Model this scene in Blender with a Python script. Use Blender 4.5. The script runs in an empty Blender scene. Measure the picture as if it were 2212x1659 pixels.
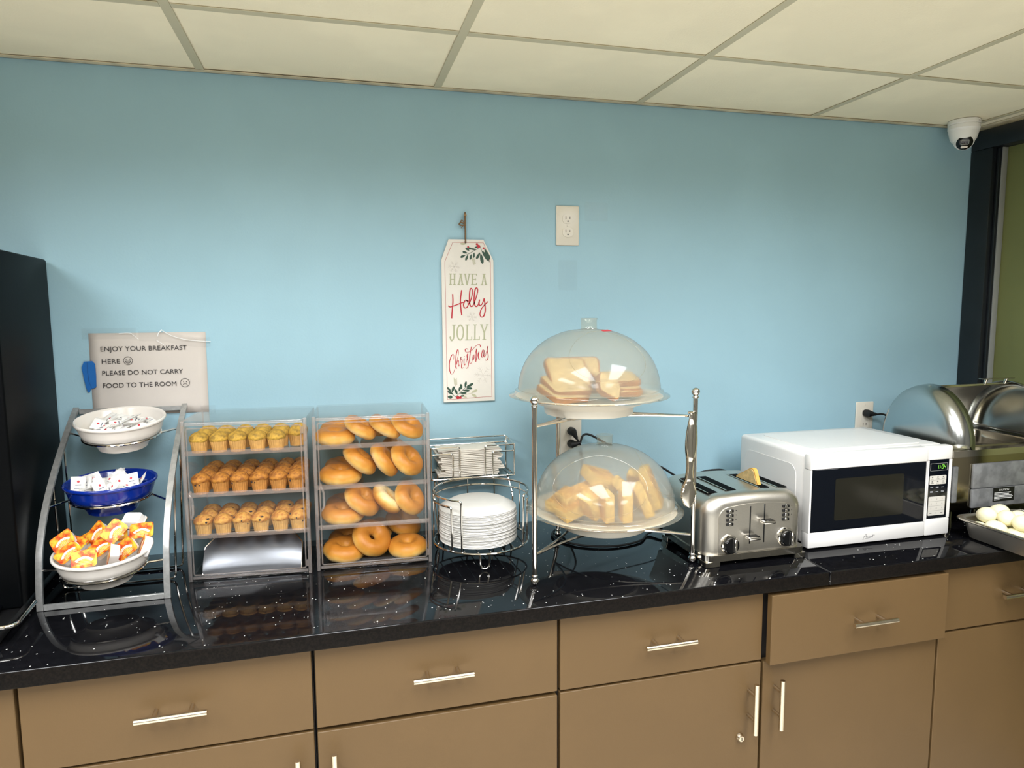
import bpy, bmesh, math, random
from mathutils import Vector, Matrix, Euler, noise
random.seed(7)
PI = math.pi
SC = bpy.context.scene
COL = SC.collection
# ------------------------------------------------------------------ camera
cam_d = bpy.data.cameras.new('camera'); cam = bpy.data.objects.new('camera', cam_d); COL.objects.link(cam)
cam_d.sensor_width = 36.0; cam_d.sensor_fit = 'HORIZONTAL'
cam_d.lens = 1477.2149 / 2212 * 36
cam_d.clip_start = 0.02
yaw, pitch, roll = 0.25679, 0.10897, -0.006692
cy_, sy_, cp_, sp_ = math.cos(yaw), math.sin(yaw), math.cos(pitch), math.sin(pitch)
fw = Vector((sy_*cp_, cy_*cp_, -sp_)); rt = Vector((cy_, -sy_, 0)); up = rt.cross(fw)
rt2 = math.cos(roll)*rt + math.sin(roll)*up; up2 = -math.sin(roll)*rt + math.cos(roll)*up
m3 = Matrix((rt2, up2, -fw)).transposed()
cam.matrix_world = Matrix.Translation((0.0626, -1.982, 1.5639)) @ m3.to_4x4()
SC.camera = cam
# ------------------------------------------------------------------ world, view
w = bpy.data.worlds.new('world'); SC.world = w; w.use_nodes = True
w.node_tree.nodes['Background'].inputs[0].default_value = (0.9, 0.95, 1.0, 1)
w.node_tree.nodes['Background'].inputs[1].default_value = 0.05
vs = SC.view_settings
vs.view_transform = 'Standard'; vs.look = 'None'; vs.gamma = 1.0; vs.use_curve_mapping = False
vs.exposure = 0.0
SC.cycles.max_bounces = 8; SC.cycles.diffuse_bounces = 4; SC.cycles.glossy_bounces = 3
SC.cycles.transmission_bounces = 8; SC.cycles.transparent_max_bounces = 32
SC.cycles.sample_clamp_indirect = 6.0; SC.cycles.caustics_reflective = False
LIGHT = 35.0                     # watts of each ceiling troffer
SPREAD = 164.0                   # degrees, limited by the fixtures' prismatic lens
LIGHT_COL = (0.97, 1.0, 1.04)

# ------------------------------------------------------------------ helpers
def lin(c):
    if isinstance(c, str):
        c = [int(c[i:i+2], 16)/255 for i in (0, 2, 4)]
    return tuple((x/12.92 if x <= 0.04045 else ((x+0.055)/1.055)**2.4) for x in c[:3]) + (1.0,)

class MB:
    """collects shapes, then becomes ONE mesh object"""
    def __init__(s): s.v = []; s.f = []; s.mi = []
    def add(s, vs_, fs, T=None, mi=0):
        n = len(s.v)
        for p in vs_:
            p = Vector(p)
            s.v.append(T @ p if T is not None else p)
        for f in fs:
            s.f.append([i+n for i in f]); s.mi.append(mi)
        return s
    def box(s, x0, x1, y0, y1, z0, z1, T=None, mi=0):
        return s.add([(x0,y0,z0),(x1,y0,z0),(x1,y1,z0),(x0,y1,z0),(x0,y0,z1),(x1,y0,z1),(x1,y1,z1),(x0,y1,z1)],
                     [(0,3,2,1),(4,5,6,7),(0,1,5,4),(1,2,6,5),(2,3,7,6),(3,0,4,7)], T, mi)
    def rbox(s, x0, x1, y0, y1, z0, z1, r=0.003, seg=2, T=None, mi=0, axis=None):
        bm = bmesh.new()
        b = MB().box(x0, x1, y0, y1, z0, z1)
        vv = [bm.verts.new(p) for p in b.v]
        for f in b.f: bm.faces.new([vv[i] for i in f])
        ed = list(bm.edges)
        if axis is not None:
            ed = [e for e in ed if abs((e.verts[0].co-e.verts[1].co)[axis]) > 1e-7]
        bmesh.ops.bevel(bm, geom=ed, offset=r, segments=seg, profile=0.5, affect='EDGES')
        bm.verts.index_update()
        s.add([v.co.copy() for v in bm.verts], [[v.index for v in f.verts] for f in bm.faces], T, mi)
        bm.free(); return s
    def tube(s, pts, r, n=8, closed=False, T=None, mi=0, flat=1.0):
        pts = [Vector(p) for p in pts]; N = len(pts)
        rs = r if isinstance(r, (list, tuple)) else [r]*N
        ts = []
        for i in range(N):
            a = pts[(i-1) % N] if (closed or i > 0) else pts[i]
            b = pts[(i+1) % N] if (closed or i < N-1) else pts[i]
            t = (b-a); ts.append(t.normalized() if t.length > 1e-9 else Vector((0,0,1)))
        ref = Vector((0,0,1)) if abs(ts[0].z) < 0.9 else Vector((1,0,0))
        u = (ref - ts[0]*ref.dot(ts[0])).normalized()
        vs_ = []
        for i in range(N):
            u = (u - ts[i]*u.dot(ts[i])).normalized(); v = ts[i].cross(u)
            for k in range(n):
                a = 2*PI*k/n
                vs_.append(pts[i] + (u*math.cos(a)*flat + v*math.sin(a))*rs[i])
        fs = []
        M_ = N if closed else N-1
        for i in range(M_):
            j = (i+1) % N
            for k in range(n):
                fs.append((i*n+k, i*n+(k+1) % n, j*n+(k+1) % n, j*n+k))
        if not closed:
            fs.append(tuple(range(n-1, -1, -1))); fs.append(tuple((N-1)*n+k for k in range(n)))
        return s.add(vs_, fs, T, mi)
    def lathe(s, prof, n=32, T=None, mi=0, flute=None):
        """prof: (r, z) pairs round the z axis; r = 0 closes"""
        vs_ = []; idx = []
        for q, (r, z) in enumerate(prof):
            if r < 1e-6:
                idx.append([len(vs_)]*n); vs_.append((0,0,z))
            else:
                row = []
                for k in range(n):
                    a = 2*PI*k/n
                    rr = r*(1 + flute*(1 if k % 2 else -1)) if (flute and q in (0, 1, 2)) else r
                    row.append(len(vs_)); vs_.append((rr*math.cos(a), rr*math.sin(a), z))
                idx.append(row)
        fs = []
        for i in range(len(prof)-1):
            A, B = idx[i], idx[i+1]
            for k in range(n):
                j = (k+1) % n
                f = [A[k], A[j], B[j], B[k]]
                g = []
                for x in f:
                    if x not in g: g.append(x)
                if len(g) > 2: fs.append(g)
        return s.add(vs_, fs, T, mi)
    def prism(s, poly, d0, d1, f, T=None, mi=0):
        """2-d polygon (counter-clockwise) pulled from d0 to d1; f(a, b, d) -> point"""
        n = len(poly)
        vs_ = [f(a, b, d0) for a, b in poly] + [f(a, b, d1) for a, b in poly]
        fs = [tuple(range(n-1, -1, -1)), tuple(range(n, 2*n))] + [(i, (i+1) % n, n+(i+1) % n, n+i) for i in range(n)]
        return s.add(vs_, fs, T, mi)
    def build(s, name, mats, parent=None, world=True, angle=40, kind=None):
        me = bpy.data.meshes.new(name)
        off = Vector((0,0,0))
        if parent is not None and world:
            off = Vector(parent.location)
            q = parent.parent
            while q is not None: off += Vector(q.location); q = q.parent
        me.from_pydata([p-off for p in s.v], [], s.f)
        if not isinstance(mats, (list, tuple)): mats = [mats]
        for m in mats: me.materials.append(m)
        for p, i in zip(me.polygons, s.mi): p.material_index = i
        bm = bmesh.new(); bm.from_mesh(me); bmesh.ops.recalc_face_normals(bm, faces=bm.faces); bm.to_mesh(me); bm.free()
        if angle:
            for p in me.polygons: p.use_smooth = True
            me.set_sharp_from_angle(angle=math.radians(angle))
        o = bpy.data.objects.new(name, me); COL.objects.link(o)
        if parent is not None: o.parent = parent
        if kind: o['kind'] = kind
        return o

def thing(name, label, cat, loc=(0,0,0), rot=(0,0,0), group=None):
    o = bpy.data.objects.new(name, None); COL.objects.link(o)
    o.empty_display_size = 0.03
    o.location = loc; o.rotation_euler = rot
    return tag(o, label, cat, group)
def tag(o, label, cat, group=None):
    o['label'] = label; o['category'] = cat
    if group: o['group'] = group
    return o
def struct(o): o['kind'] = 'structure'; return o
def sempty(name, loc=(0,0,0)):
    o = bpy.data.objects.new(name, None); COL.objects.link(o); o.location = loc; o.empty_display_size = 0.05
    return struct(o)
def dup(root, loc, rot, label, group=None, scale=None):
    """a copy of a thing with copies of its parts and sub-parts"""
    r = root.copy(); COL.objects.link(r); r.location = loc; r.rotation_euler = rot
    if scale: r.scale = scale
    r['label'] = label
    if group: r['group'] = group
    for ch in list(root.children):
        c = ch.copy(); COL.objects.link(c); c.parent = r
        for g in ch.children:
            d = g.copy(); COL.objects.link(d); d.parent = c
    return r
def at(loc, rot=(0,0,0)):
    return Matrix.Translation(loc) @ Euler(rot).to_matrix().to_4x4()
def arc(c, r, a0, a1, n, plane='xy'):
    o = []
    for i in range(n+1):
        a = math.radians(a0+(a1-a0)*i/n)
        p, q = r*math.cos(a), r*math.sin(a)
        o.append({'xy': (c[0]+p, c[1]+q, c[2]), 'xz': (c[0]+p, c[1], c[2]+q), 'yz': (c[0], c[1]+p, c[2]+q)}[plane])
    return o
def smooth(pts, n=6, closed=False):
    """Catmull-Rom through the points"""
    P = [Vector(p) for p in pts]; out = []; N = len(P)
    rng = N if closed else N-1
    for i in range(rng):
        p0 = P[(i-1) % N] if (closed or i) else P[0]
        p1 = P[i]; p2 = P[(i+1) % N]
        p3 = P[(i+2) % N] if (closed or i+2 < N) else P[-1]
        for k in range(n):
            t = k/n
            out.append(0.5*((2*p1)+(p2-p0)*t+(2*p0-5*p1+4*p2-p3)*t*t+(3*p1-p0-3*p2+p3)*t**3))
    if not closed: out.append(P[-1])
    return out
def rrect(x0, x1, y0, y1, r, n=4):
    o = []
    for cx, cy, a in ((x1-r, y1-r, 0), (x0+r, y1-r, 90), (x0+r, y0+r, 180), (x1-r, y0+r, 270)):
        for i in range(n+1):
            t = math.radians(a+90*i/n); o.append((cx+r*math.cos(t), cy+r*math.sin(t)))
    return o
def fillet(pts, r, n=4, closed=False):
    """polyline with its corners rounded (bent wire)"""
    P = [Vector(p) for p in pts]; N = len(P); out = []
    for i in range(N):
        if not closed and i in (0, N-1): out.append(P[i]); continue
        a, b, c = P[i-1], P[i], P[(i+1) % N]
        d1 = min(r, (a-b).length*0.45); d2 = min(r, (c-b).length*0.45)
        p, q = b+(a-b).normalized()*d1, b+(c-b).normalized()*d2
        for k in range(n+1):
            t = k/n; out.append(p*(1-t)**2+b*2*t*(1-t)+q*t*t)
    return out

# ------------------------------------------------------------------ materials
def mat(name, col, rough=0.5, metal=0.0, spec=0.5, noise_=None, bump=None, coat=0.0, col2=None, emit=None, aniso=None, sss=0.0, coords='Object', alpha=1.0, tint=None):
    m = bpy.data.materials.new(name); m.use_nodes = True
    nt = m.node_tree; N = nt.nodes; L = nt.links
    b = N['Principled BSDF']
    b.inputs['Base Color'].default_value = lin(col)
    b.inputs['Roughness'].default_value = rough; b.inputs['Metallic'].default_value = metal
    b.inputs['Specular IOR Level'].default_value = spec; b.inputs['Coat Weight'].default_value = coat
    b.inputs['Coat Roughness'].default_value = 0.05
    if tint: b.inputs['Specular Tint'].default_value = lin(tint)
    if sss:
        b.inputs['Subsurface Weight'].default_value = sss; b.inputs['Subsurface Radius'].default_value = (0.02, 0.012, 0.006); b.inputs['Subsurface Scale'].default_value = 0.3
    if emit:
        b.inputs['Emission Color'].default_value = lin(emit[0]); b.inputs['Emission Strength'].default_value = emit[1]
    tc = N.new('ShaderNodeTexCoord')
    if noise_:
        sc_, amt = noise_[0], noise_[1]
        mp = N.new('ShaderNodeMapping'); L.new(tc.outputs[coords], mp.inputs['Vector'])
        if len(noise_) > 2: mp.inputs['Scale'].default_value = noise_[2]
        t = N.new('ShaderNodeTexNoise'); t.inputs['Scale'].default_value = sc_; t.inputs['Detail'].default_value = 5
        L.new(mp.outputs[0], t.inputs['Vector'])
        r = N.new('ShaderNodeValToRGB')
        c1 = lin(col); c2 = lin(col2) if col2 else tuple(x*(1-amt) for x in c1[:3])+(1,)
        r.color_ramp.elements[0].color = c2; r.color_ramp.elements[1].color = c1
        r.color_ramp.elements[0].position = 0.5-0.22*amt-0.03; r.color_ramp.elements[1].position = 0.62
        L.new(t.outputs['Fac'], r.inputs['Fac']); L.new(r.outputs['Color'], b.inputs['Base Color'])
    if bump:
        mp2 = N.new('ShaderNodeMapping'); L.new(tc.outputs[coords], mp2.inputs['Vector'])
        if len(bump) > 2: mp2.inputs['Scale'].default_value = bump[2]
        t2 = N.new('ShaderNodeTexNoise'); t2.inputs['Scale'].default_value = bump[0]; t2.inputs['Detail'].default_value = 4
        L.new(mp2.outputs[0], t2.inputs['Vector'])
        bp = N.new('ShaderNodeBump'); bp.inputs['Strength'].default_value = bump[1]; bp.inputs['Distance'].default_value = 0.002
        L.new(t2.outputs['Fac'], bp.inputs['Height']); L.new(bp.outputs[0], b.inputs['Normal'])
    return m

def clear(name, tint='ffffff', haze=0.0, haze_col='e8e6e0', gloss=1.0, ior=1.45, rough=0.03, blur=0.0, blur_rough=0.3):
    """thin clear plastic: straight-through light, fresnel gloss, optional milky haze and blur"""
    m = bpy.data.materials.new(name); m.use_nodes = True
    nt = m.node_tree; N = nt.nodes; L = nt.links; N.clear()
    out = N.new('ShaderNodeOutputMaterial')
    tr = N.new('ShaderNodeBsdfTransparent'); tr.inputs[0].default_value = lin(tint)
    base = tr.outputs[0]
    if blur:
        rf = N.new('ShaderNodeBsdfRefraction'); rf.inputs['IOR'].default_value = 1.03; rf.inputs['Roughness'].default_value = blur_rough
        rf.inputs[0].default_value = lin(tint)
        mx = N.new('ShaderNodeMixShader'); mx.inputs[0].default_value = blur
        L.new(base, mx.inputs[1]); L.new(rf.outputs[0], mx.inputs[2]); base = mx.outputs[0]
    if haze:
        d = N.new('ShaderNodeBsdfDiffuse'); d.inputs[0].default_value = lin(haze_col)
        t = N.new('ShaderNodeBsdfTranslucent'); t.inputs[0].default_value = lin(haze_col)
        m0 = N.new('ShaderNodeMixShader'); m0.inputs[0].default_value = 0.5
        L.new(d.outputs[0], m0.inputs[1]); L.new(t.outputs[0], m0.inputs[2])
        mx = N.new('ShaderNodeMixShader'); mx.inputs[0].default_value = haze
        L.new(base, mx.inputs[1]); L.new(m0.outputs[0], mx.inputs[2]); base = mx.outputs[0]
    g = N.new('ShaderNodeBsdfGlossy'); g.inputs['Roughness'].default_value = rough
    fr = N.new('ShaderNodeFresnel'); fr.inputs['IOR'].default_value = ior
    mu = N.new('ShaderNodeMath'); mu.operation = 'MULTIPLY'; mu.inputs[1].default_value = gloss
    # the same reflectance on both faces of the thin sheet (no false total reflection on leaving it)
    ge = N.new('ShaderNodeNewGeometry'); im = N.new('ShaderNodeMath'); im.operation = 'MULTIPLY_ADD'
    L.new(ge.outputs['Backfacing'], im.inputs[0]); im.inputs[1].default_value = 1/ior-ior; im.inputs[2].default_value = ior
    L.new(im.outputs[0], fr.inputs['IOR'])
    L.new(fr.outputs[0], mu.inputs[0])
    mx = N.new('ShaderNodeMixShader'); L.new(mu.outputs[0], mx.inputs[0]); L.new(base, mx.inputs[1]); L.new(g.outputs[0], mx.inputs[2])
    L.new(mx.outputs[0], out.inputs[0])
    return m

def granite():
    m = mat('black_granite', '0b0b0d', rough=0.05, spec=0.30)
    nt = m.node_tree; N = nt.nodes; L = nt.links; b = N['Principled BSDF']
    tc = N.new('ShaderNodeTexCoord')
    v = N.new('ShaderNodeTexVoronoi'); v.inputs['Scale'].default_value = 140
    L.new(tc.outputs['Object'], v.inputs['Vector'])
    # a crystal shows only in the few cells whose random value is high, and only near the cell centre
    sp = N.new('ShaderNodeSeparateColor'); L.new(v.outputs['Color'], sp.inputs[0])
    a = N.new('ShaderNodeMath'); a.operation = 'GREATER_THAN'; a.inputs[1].default_value = 0.86; L.new(sp.outputs[0], a.inputs[0])
    rr = N.new('ShaderNodeMath'); rr.operation = 'MULTIPLY'; rr.inputs[1].default_value = 0.24; L.new(sp.outputs[1], rr.inputs[0])
    c = N.new('ShaderNodeMath'); c.operation = 'LESS_THAN'; L.new(v.outputs['Distance'], c.inputs[0]); L.new(rr.outputs[0], c.inputs[1])
    d = N.new('ShaderNodeMath'); d.operation = 'MULTIPLY'; L.new(a.outputs[0], d.inputs[0]); L.new(c.outputs[0], d.inputs[1])
    n2 = N.new('ShaderNodeTexNoise'); n2.inputs['Scale'].default_value = 60; L.new(tc.outputs['Object'], n2.inputs['Vector'])
    r = N.new('ShaderNodeValToRGB'); r.color_ramp.elements[0].color = lin('060607'); r.color_ramp.elements[1].color = lin('141417')
    L.new(n2.outputs['Fac'], r.inputs[0])
    mx = N.new('ShaderNodeMix'); mx.data_type = 'RGBA'; L.new(d.outputs[0], mx.inputs['Factor']); L.new(r.outputs[0], mx.inputs['A']); mx.inputs['B'].default_value = lin('d8d8d2')
    L.new(mx.outputs['Result'], b.inputs['Base Color'])
    return m

MT = dict(
    wall=mat('blue_wall_paint', '9ec2d0', rough=0.45, spec=0.25, noise_=(3, 0.04), bump=(160, 0.12)),
    tile=mat('ceiling_tile_board', 'faeed0', rough=0.9, noise_=(4, 0.05), bump=(220, 0.25)),
    tee=mat('ceiling_grid_metal', 'c4bb9e', rough=0.55),
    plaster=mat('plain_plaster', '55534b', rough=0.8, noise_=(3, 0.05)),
    floor=mat('pale_floor_tile', 'e9e5dc', rough=0.35, noise_=(6, 0.12), coords='Object'),
    cab=mat('taupe_cabinet_paint', '614b2e', rough=0.5, spec=0.3, noise_=(5, 0.05), bump=(300, 0.05)),
    cabin=mat('dark_cabinet_gap', '1d1712', rough=0.8),
    granite=granite(),
    darkwood=mat('dark_frame_paint', '14191e', rough=0.4, noise_=(8, 0.3)),
    olive=mat('olive_green_paint', '6f7344', rough=0.6, noise_=(3, 0.08)),
    black=mat('black_plastic', '0a0a0b', rough=0.4),
    satinblack=mat('satin_black_panel', '040506', rough=0.45, spec=0.06, bump=(400, 0.08)),
    blackgloss=mat('glossy_black', '06070a', rough=0.08, spec=0.5),
    cord=mat('black_rubber', '0b0b0c', rough=0.55),
    chrome=mat('chrome', 'e6e2dc', rough=0.08, metal=1.0),
    nickel=mat('brushed_nickel', 'dccfb8', rough=0.24, metal=1.0, bump=(300, 0.05, (1, 40, 40))),
    steel=mat('brushed_steel', 'd2cdc3', rough=0.36, metal=1.0, noise_=(60, 0.10, (2, 60, 60)), bump=(200, 0.05, (1, 60, 60))),
    steel2=mat('polished_steel', 'd6d0c4', rough=0.16, metal=1.0),
    silver=mat('silver_painted_bar', 'b9b9b7', rough=0.35, metal=0.6, noise_=(90, 0.15)),
    white=mat('white_plastic', 'f0eeea', rough=0.35),
    offwhite=mat('white_enamel', 'e3e0dc', rough=0.30, spec=0.5),
    ceramic=mat('white_ceramic', 'e2dbd2', rough=0.16, spec=0.5, coat=0.3),
    blue_ceramic=mat('cobalt_ceramic', '0c2a86', rough=0.12, spec=0.5, coat=0.4),
    plate=mat('white_foam_plate', 'cecbc4', rough=0.75),
    napkin=mat('white_paper_napkin', 'e4ddd0', rough=0.95, bump=(120, 0.3)),
    paper=mat('white_paper', 'd2cac2', rough=0.85, noise_=(6, 0.05), bump=(25, 0.3)),
    ink=mat('black_ink', '3a3738', rough=0.8),
    bluetape=mat('blue_masking_tape', '0d63b0', rough=0.6, bump=(40, 0.5)),
    clear=clear('clear_acrylic', 'fdfcfb', gloss=0.6),
    clear_edge=clear('acrylic_edge', 'f8f4f2', haze=0.18, haze_col='f4ebe6', gloss=1.8),
    tape=clear('clear_tape', 'fdfdfd', haze=0.03, haze_col='ffffff', gloss=1.2, rough=0.12),
    dome=clear('hazy_dome_plastic', 'fbfaf6', haze=0.30, haze_col='d2cfc4', gloss=0.9, blur=0.80, blur_rough=0.30, rough=0.09),
    domeclear=clear('clear_dome_rim', 'faf8f2', haze=0.12, haze_col='efe8da', gloss=1.3),
)
# ================================================================== SETTING
ZC = 0.91            # worktop height
H = 2.1764           # ceiling height
XL, XR, YF = -2.0686, 2.265, -4.68
struct(MB().box(XL, XR, YF, 0.0, -0.05, 0.0).build('floor', MT['floor'], angle=0))
struct(MB().box(XL-0.1, 2.375, 0.0, 0.12, 0.0, H+0.06).build('wall_back', MT['wall'], angle=0))
struct(MB().box(XL-0.1, XL, YF, 0.0, 0.0, H+0.06).build('wall_left', MT['plaster'], angle=0))
struct(MB().box(XL-0.1, 2.375, YF-0.1, YF, 0.0, H+0.06).build('wall_front', MT['plaster'], angle=0))
DY0, DY1 = -0.985, 0.0     # the dark door frame fills the corner of the right-hand wall
wr = MB().box(XR, XR+0.11, YF, DY0, 0.0, H+0.06).box(XR, XR+0.11, DY0, DY1, 2.165, H+0.06)
struct(wr.build('wall_right', MT['plaster'], angle=0))
d = sempty('door_1', (XR, -0.49, 0.0))
MB().rbox(XR-0.012, XR+0.10, -0.085, -0.002, 0.0, 2.10, 0.003).build('frame_post', MT['darkwood'], d)
MB().rbox(XR-0.012, XR+0.10, DY0+0.002, DY0+0.085, 0.0, 2.10, 0.003).build('frame_post', MT['darkwood'], d)
MB().rbox(XR-0.012, XR+0.10, DY0+0.002, -0.002, 2.10, 2.165, 0.003).build('frame_head', MT['darkwood'], d)
MB().box(XR+0.035, XR+0.07, DY0+0.086, -0.086, 0.01, 2.099).build('door_panel', MT['olive'], d, angle=0)
MB().rbox(XR+0.004, XR+0.034, -0.098, -0.0855, 0.01, 2.0985, 0.002).build('stop_strip', MT['darkwood'], d)
MB().rbox(XR+0.012, XR+0.034, -0.103, -0.0985, 0.01, 2.0985, 0.001).build('edge_strip', mat('grey_weather_strip', '8b8d8a', rough=0.4), d)

# suspended ceiling: every board and every grid bar is its own piece
T_ = 0.6096
gx = [XL] + [-0.2398 + k*T_ for k in range(-2, 5)] + [XR]
gy = [0.0, -0.4022] + [-0.4022 - k*T_ for k in range(1, 7)] + [YF]
FIX = ((1, 2, 'nearest the left wall'), (3, 2, 'added in front of the bakery cases to brighten the wall'), (5, 2, 'nearest the dark door frame'), (1, 5, 'added unseen at the left behind the viewer to brighten the ceiling'), (5, 5, 'added unseen at the right behind the viewer to brighten the ceiling'), (3, 5, 'added unseen in the middle behind the viewer to brighten the ceiling'))  # rear row added to brighten floor and ceiling, middle front one for the wall
LIGHTS = {(i, j+q) for i, j, _ in FIX for q in (0, 1)}
ceil = sempty('ceiling', (0.1, -2.3, H))
tile_me = {}
for i in range(len(gx)-1):
    for j in range(len(gy)-1):
        if (i, j) in LIGHTS: continue
        a, b, y1, y0 = gx[i], gx[i+1], gy[j], gy[j+1]
        if b-a < 0.02 or y1-y0 < 0.02: continue
        dz = random.uniform(0.0, 0.0016)
        MB().rbox(a+0.002, b-0.002, y0+0.002, y1-(0.004 if j == 0 else 0.002), H+0.0025+dz, H+0.016, 0.0012, 1).build('ceiling_tile', MT['tile'], ceil, angle=0)
for x in gx[1:-1]:
    MB().rbox(x-0.0105, x+0.0105, YF+0.02, -0.0205, H, H+0.0022, 0.0006, 1).build('main_tee', MT['tee'], ceil, angle=0)
for y in gy[1:-1]:
    for i in range(len(gx)-1):
        if gx[i+1]-gx[i] < 0.03: continue
        MB().rbox(gx[i]+0.0108, gx[i+1]-0.0108, y-0.0105, y+0.0105, H+0.0001, H+0.0021, 0.0006, 1).build('cross_tee', MT['tee'], ceil, angle=0)
ang = mat('ceiling_angle_paint', 'd8ccae', rough=0.6, noise_=(14, 0.35))
for nm, b in (('trim_1', (XL, XR, -0.02, -0.0005, H-0.0006, H+0.0015)), ('trim_2', (XR-0.02, XR-0.0005, YF, -0.0205, H-0.0006, H+0.0015))):
    t = MB().box(*b)
    if nm == 'trim_1': t.box(XL, XR, -0.0022, -0.0005, H-0.0006, H+0.022)
    else: t.box(XR-0.0025, XR-0.0005, YF, -0.0205, H-0.011, H+0.022)
    struct(t.build(nm, ang, angle=0))
lens = mat('lens_plastic', 'f4f4f0', rough=0.4, emit=('ffffff', 1.0))
for i, j, where in FIX:
    a, b, y1, y0 = gx[i]+0.0115, gx[i+1]-0.0115, gy[j]-0.0115, gy[j+2]+0.0115
    t = thing('ceiling_light', 'white framed lit lensed ceiling troffer ' + where, 'ceiling light', ((a+b)/2, (y0+y1)/2, H), group='troffers in the ceiling grid')
    f = MB()
    f.box(a, b, y0, y0+0.02, H-0.004, H+0.01).box(a, b, y1-0.02, y1, H-0.004, H+0.01)
    f.box(a, a+0.02, y0+0.02, y1-0.02, H-0.004, H+0.01).box(b-0.02, b, y0+0.02, y1-0.02, H-0.004, H+0.01)
    f.build('frame', MT['white'], t, angle=0)
    MB().box(a+0.021, b-0.021, y0+0.021, y1-0.021, H+0.001, H+0.008).build('lens', lens, t, angle=0)
    al = bpy.data.lights.new('troffer_lamp', 'AREA'); al.shape = 'RECTANGLE'; al.size = b-a-0.044; al.size_y = y1-y0-0.044
    al.energy = LIGHT; al.color = LIGHT_COL; al.spread = math.radians(SPREAD)
    lo = bpy.data.objects.new('troffer_lamp', al); COL.objects.link(lo); lo.parent = t; lo.location = (0, 0, -0.002)
    MB().box(a, b, y0, y1, H+0.012, H+0.055).build('housing', MT['white'], t, angle=0)

# ================================================================== WORKTOP AND CABINETS
SEAM = 1.240
m_edge = mat('honed_granite_edge', '0c0a08', rough=0.5, spec=0.08, noise_=(250, 0.5), col2='171310')     # the front edge is honed, not polished
for x0, x1, lab in ((-1.30, SEAM-0.0006, 'long black speckled granite worktop with the cake stand, left of the seam'),
                    (SEAM+0.0006, XR-0.015, 'short black speckled granite worktop under the microwave, right of the seam')):
    b = MB().rbox(x0, x1, -0.5985, -0.0005, 0.8745, ZC, 0.0035, 3)
    o = b.build('worktop', [MT['granite'], m_edge])
    for p in o.data.polygons: p.material_index = 1 if p.normal.y < -0.8 else 0
    tag(o, lab, 'worktop')
G = [-1.0705, -0.5347, 0.0016, 0.5395, 1.0752, 1.6155, 2.1515]
FY = -0.5705
def pull(parent, x, z, vertical=False, y=FY):
    """bar pull on two posts"""
    h = MB()
    yb = y-0.033; L_ = 0.065
    if vertical:
        h.tube([(x, yb, z-L_), (x, yb, z+L_)], 0.006, 12)
        for q in (-0.032, 0.032): h.tube([(x, y+0.0005, z+q), (x, yb, z+q)], 0.0045, 10)
    else:
        h.tube([(x-L_, yb, z), (x+L_, yb, z)], 0.006, 12)
        for q in (-0.033, 0.033): h.tube([(x+q, y+0.0005, z), (x+q, yb, z)], 0.0045, 10)
    return h.build('handle', MT['nickel'], parent)
desc = ['taupe base cabinet at the far left, mostly cut off', 'taupe base cabinet below the bowl stand', 'taupe base cabinet below the bagels and plates',
        'taupe base cabinet with a keyhole, below the cake stand', 'taupe base cabinet with its drawer slightly open, below the microwave', 'taupe base cabinet at the far right, under the egg pan']
for i in range(6):
    a, b = G[i], G[i+1]
    t = thing('base_cabinet', desc[i], 'cabinet', ((a+b)/2, -0.28, 0.0), group='row of base cabinets')
    MB().box(a+0.001, b-0.001, FY+0.0195, -0.002, 0.10, 0.874).box(a+0.001, b-0.001, FY+0.075, -0.002, 0.0, 0.0995).build('carcass', MT['cabin'], t, angle=0)
    pull_out = 0.026 if i == 4 else 0.0
    drop = -0.004 if i == 4 else 0.0
    y0 = FY-pull_out
    dr = MB().rbox(a+0.0035, b-0.0035, y0, y0+0.019, 0.6905+drop, 0.869+drop, 0.0012, 1).build('drawer', MT['cab'], t, angle=30)
    if pull_out:
        for q in (a+0.03, b-0.042): MB().box(q, q+0.012, y0+0.0191, FY+0.0192, 0.71, 0.845).build('drawer_side', MT['cabin'], dr, angle=0)
    hx = (a+b)/2 + (0.0, 0.002, 0.0, 0.0, 0.012, -0.02)[i]
    pull(dr, hx, 0.7805+drop, False, y0)
    dtop = 0.6845 - (0.004 if i == 2 else 0)
    do = MB().rbox(a+0.0035, b-0.0035, FY, FY+0.019, 0.105, dtop, 0.0012, 1).build('door', MT['cab'], t, angle=30)
    if i in (0, 2, 4): pull(do, a+0.0365, 0.582, True)
    else: pull(do, b-0.0365, 0.582, True)
    if i == 3:
        lk = MB().lathe([(0, 0.012), (0.007, 0.011), (0.0085, 0.007), (0.0105, 0.004), (0.0105, 0)], 20, T=at((1.016, FY, 0.495), (PI/2, 0, 0)))
        lk.build('lock', MT['nickel'], do)
        MB().box(1.0153, 1.0167, FY-0.0125, FY-0.0118, 0.491, 0.499).build('keyhole', MT['black'], do, angle=0)

# ================================================================== TALL BLACK APPLIANCE AT THE LEFT
t = thing('countertop_appliance', 'tall black appliance standing on the worktop at the left edge', 'appliance', (-0.62, -0.012, ZC), (0, 0, math.radians(4.6)))
b = MB().rbox(-0.40, 0.0, -0.36, 0.0, 0.03, 0.785, 0.006, 3); b.build('housing', MT['satinblack'], t, world=False)
b = MB().rbox(-0.395, -0.004, -0.485, -0.01, 0.008, 0.0295, 0.006, 2); b.build('base', MT['black'], t, world=False)
for fx in (-0.36, -0.03):
    for fy in (-0.45, -0.05):
        MB().lathe([(0, 0), (0.016, 0), (0.018, 0.004), (0.014, 0.008), (0, 0.008)], 16, T=at((fx, fy, 0))).build('foot', MT['black'], t, world=False)
b = MB().rbox(-0.36, -0.035, -0.475, -0.33, 0.030, 0.042, 0.004, 2); b.build('drip_tray', MT['blackgloss'], t, world=False)
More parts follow.
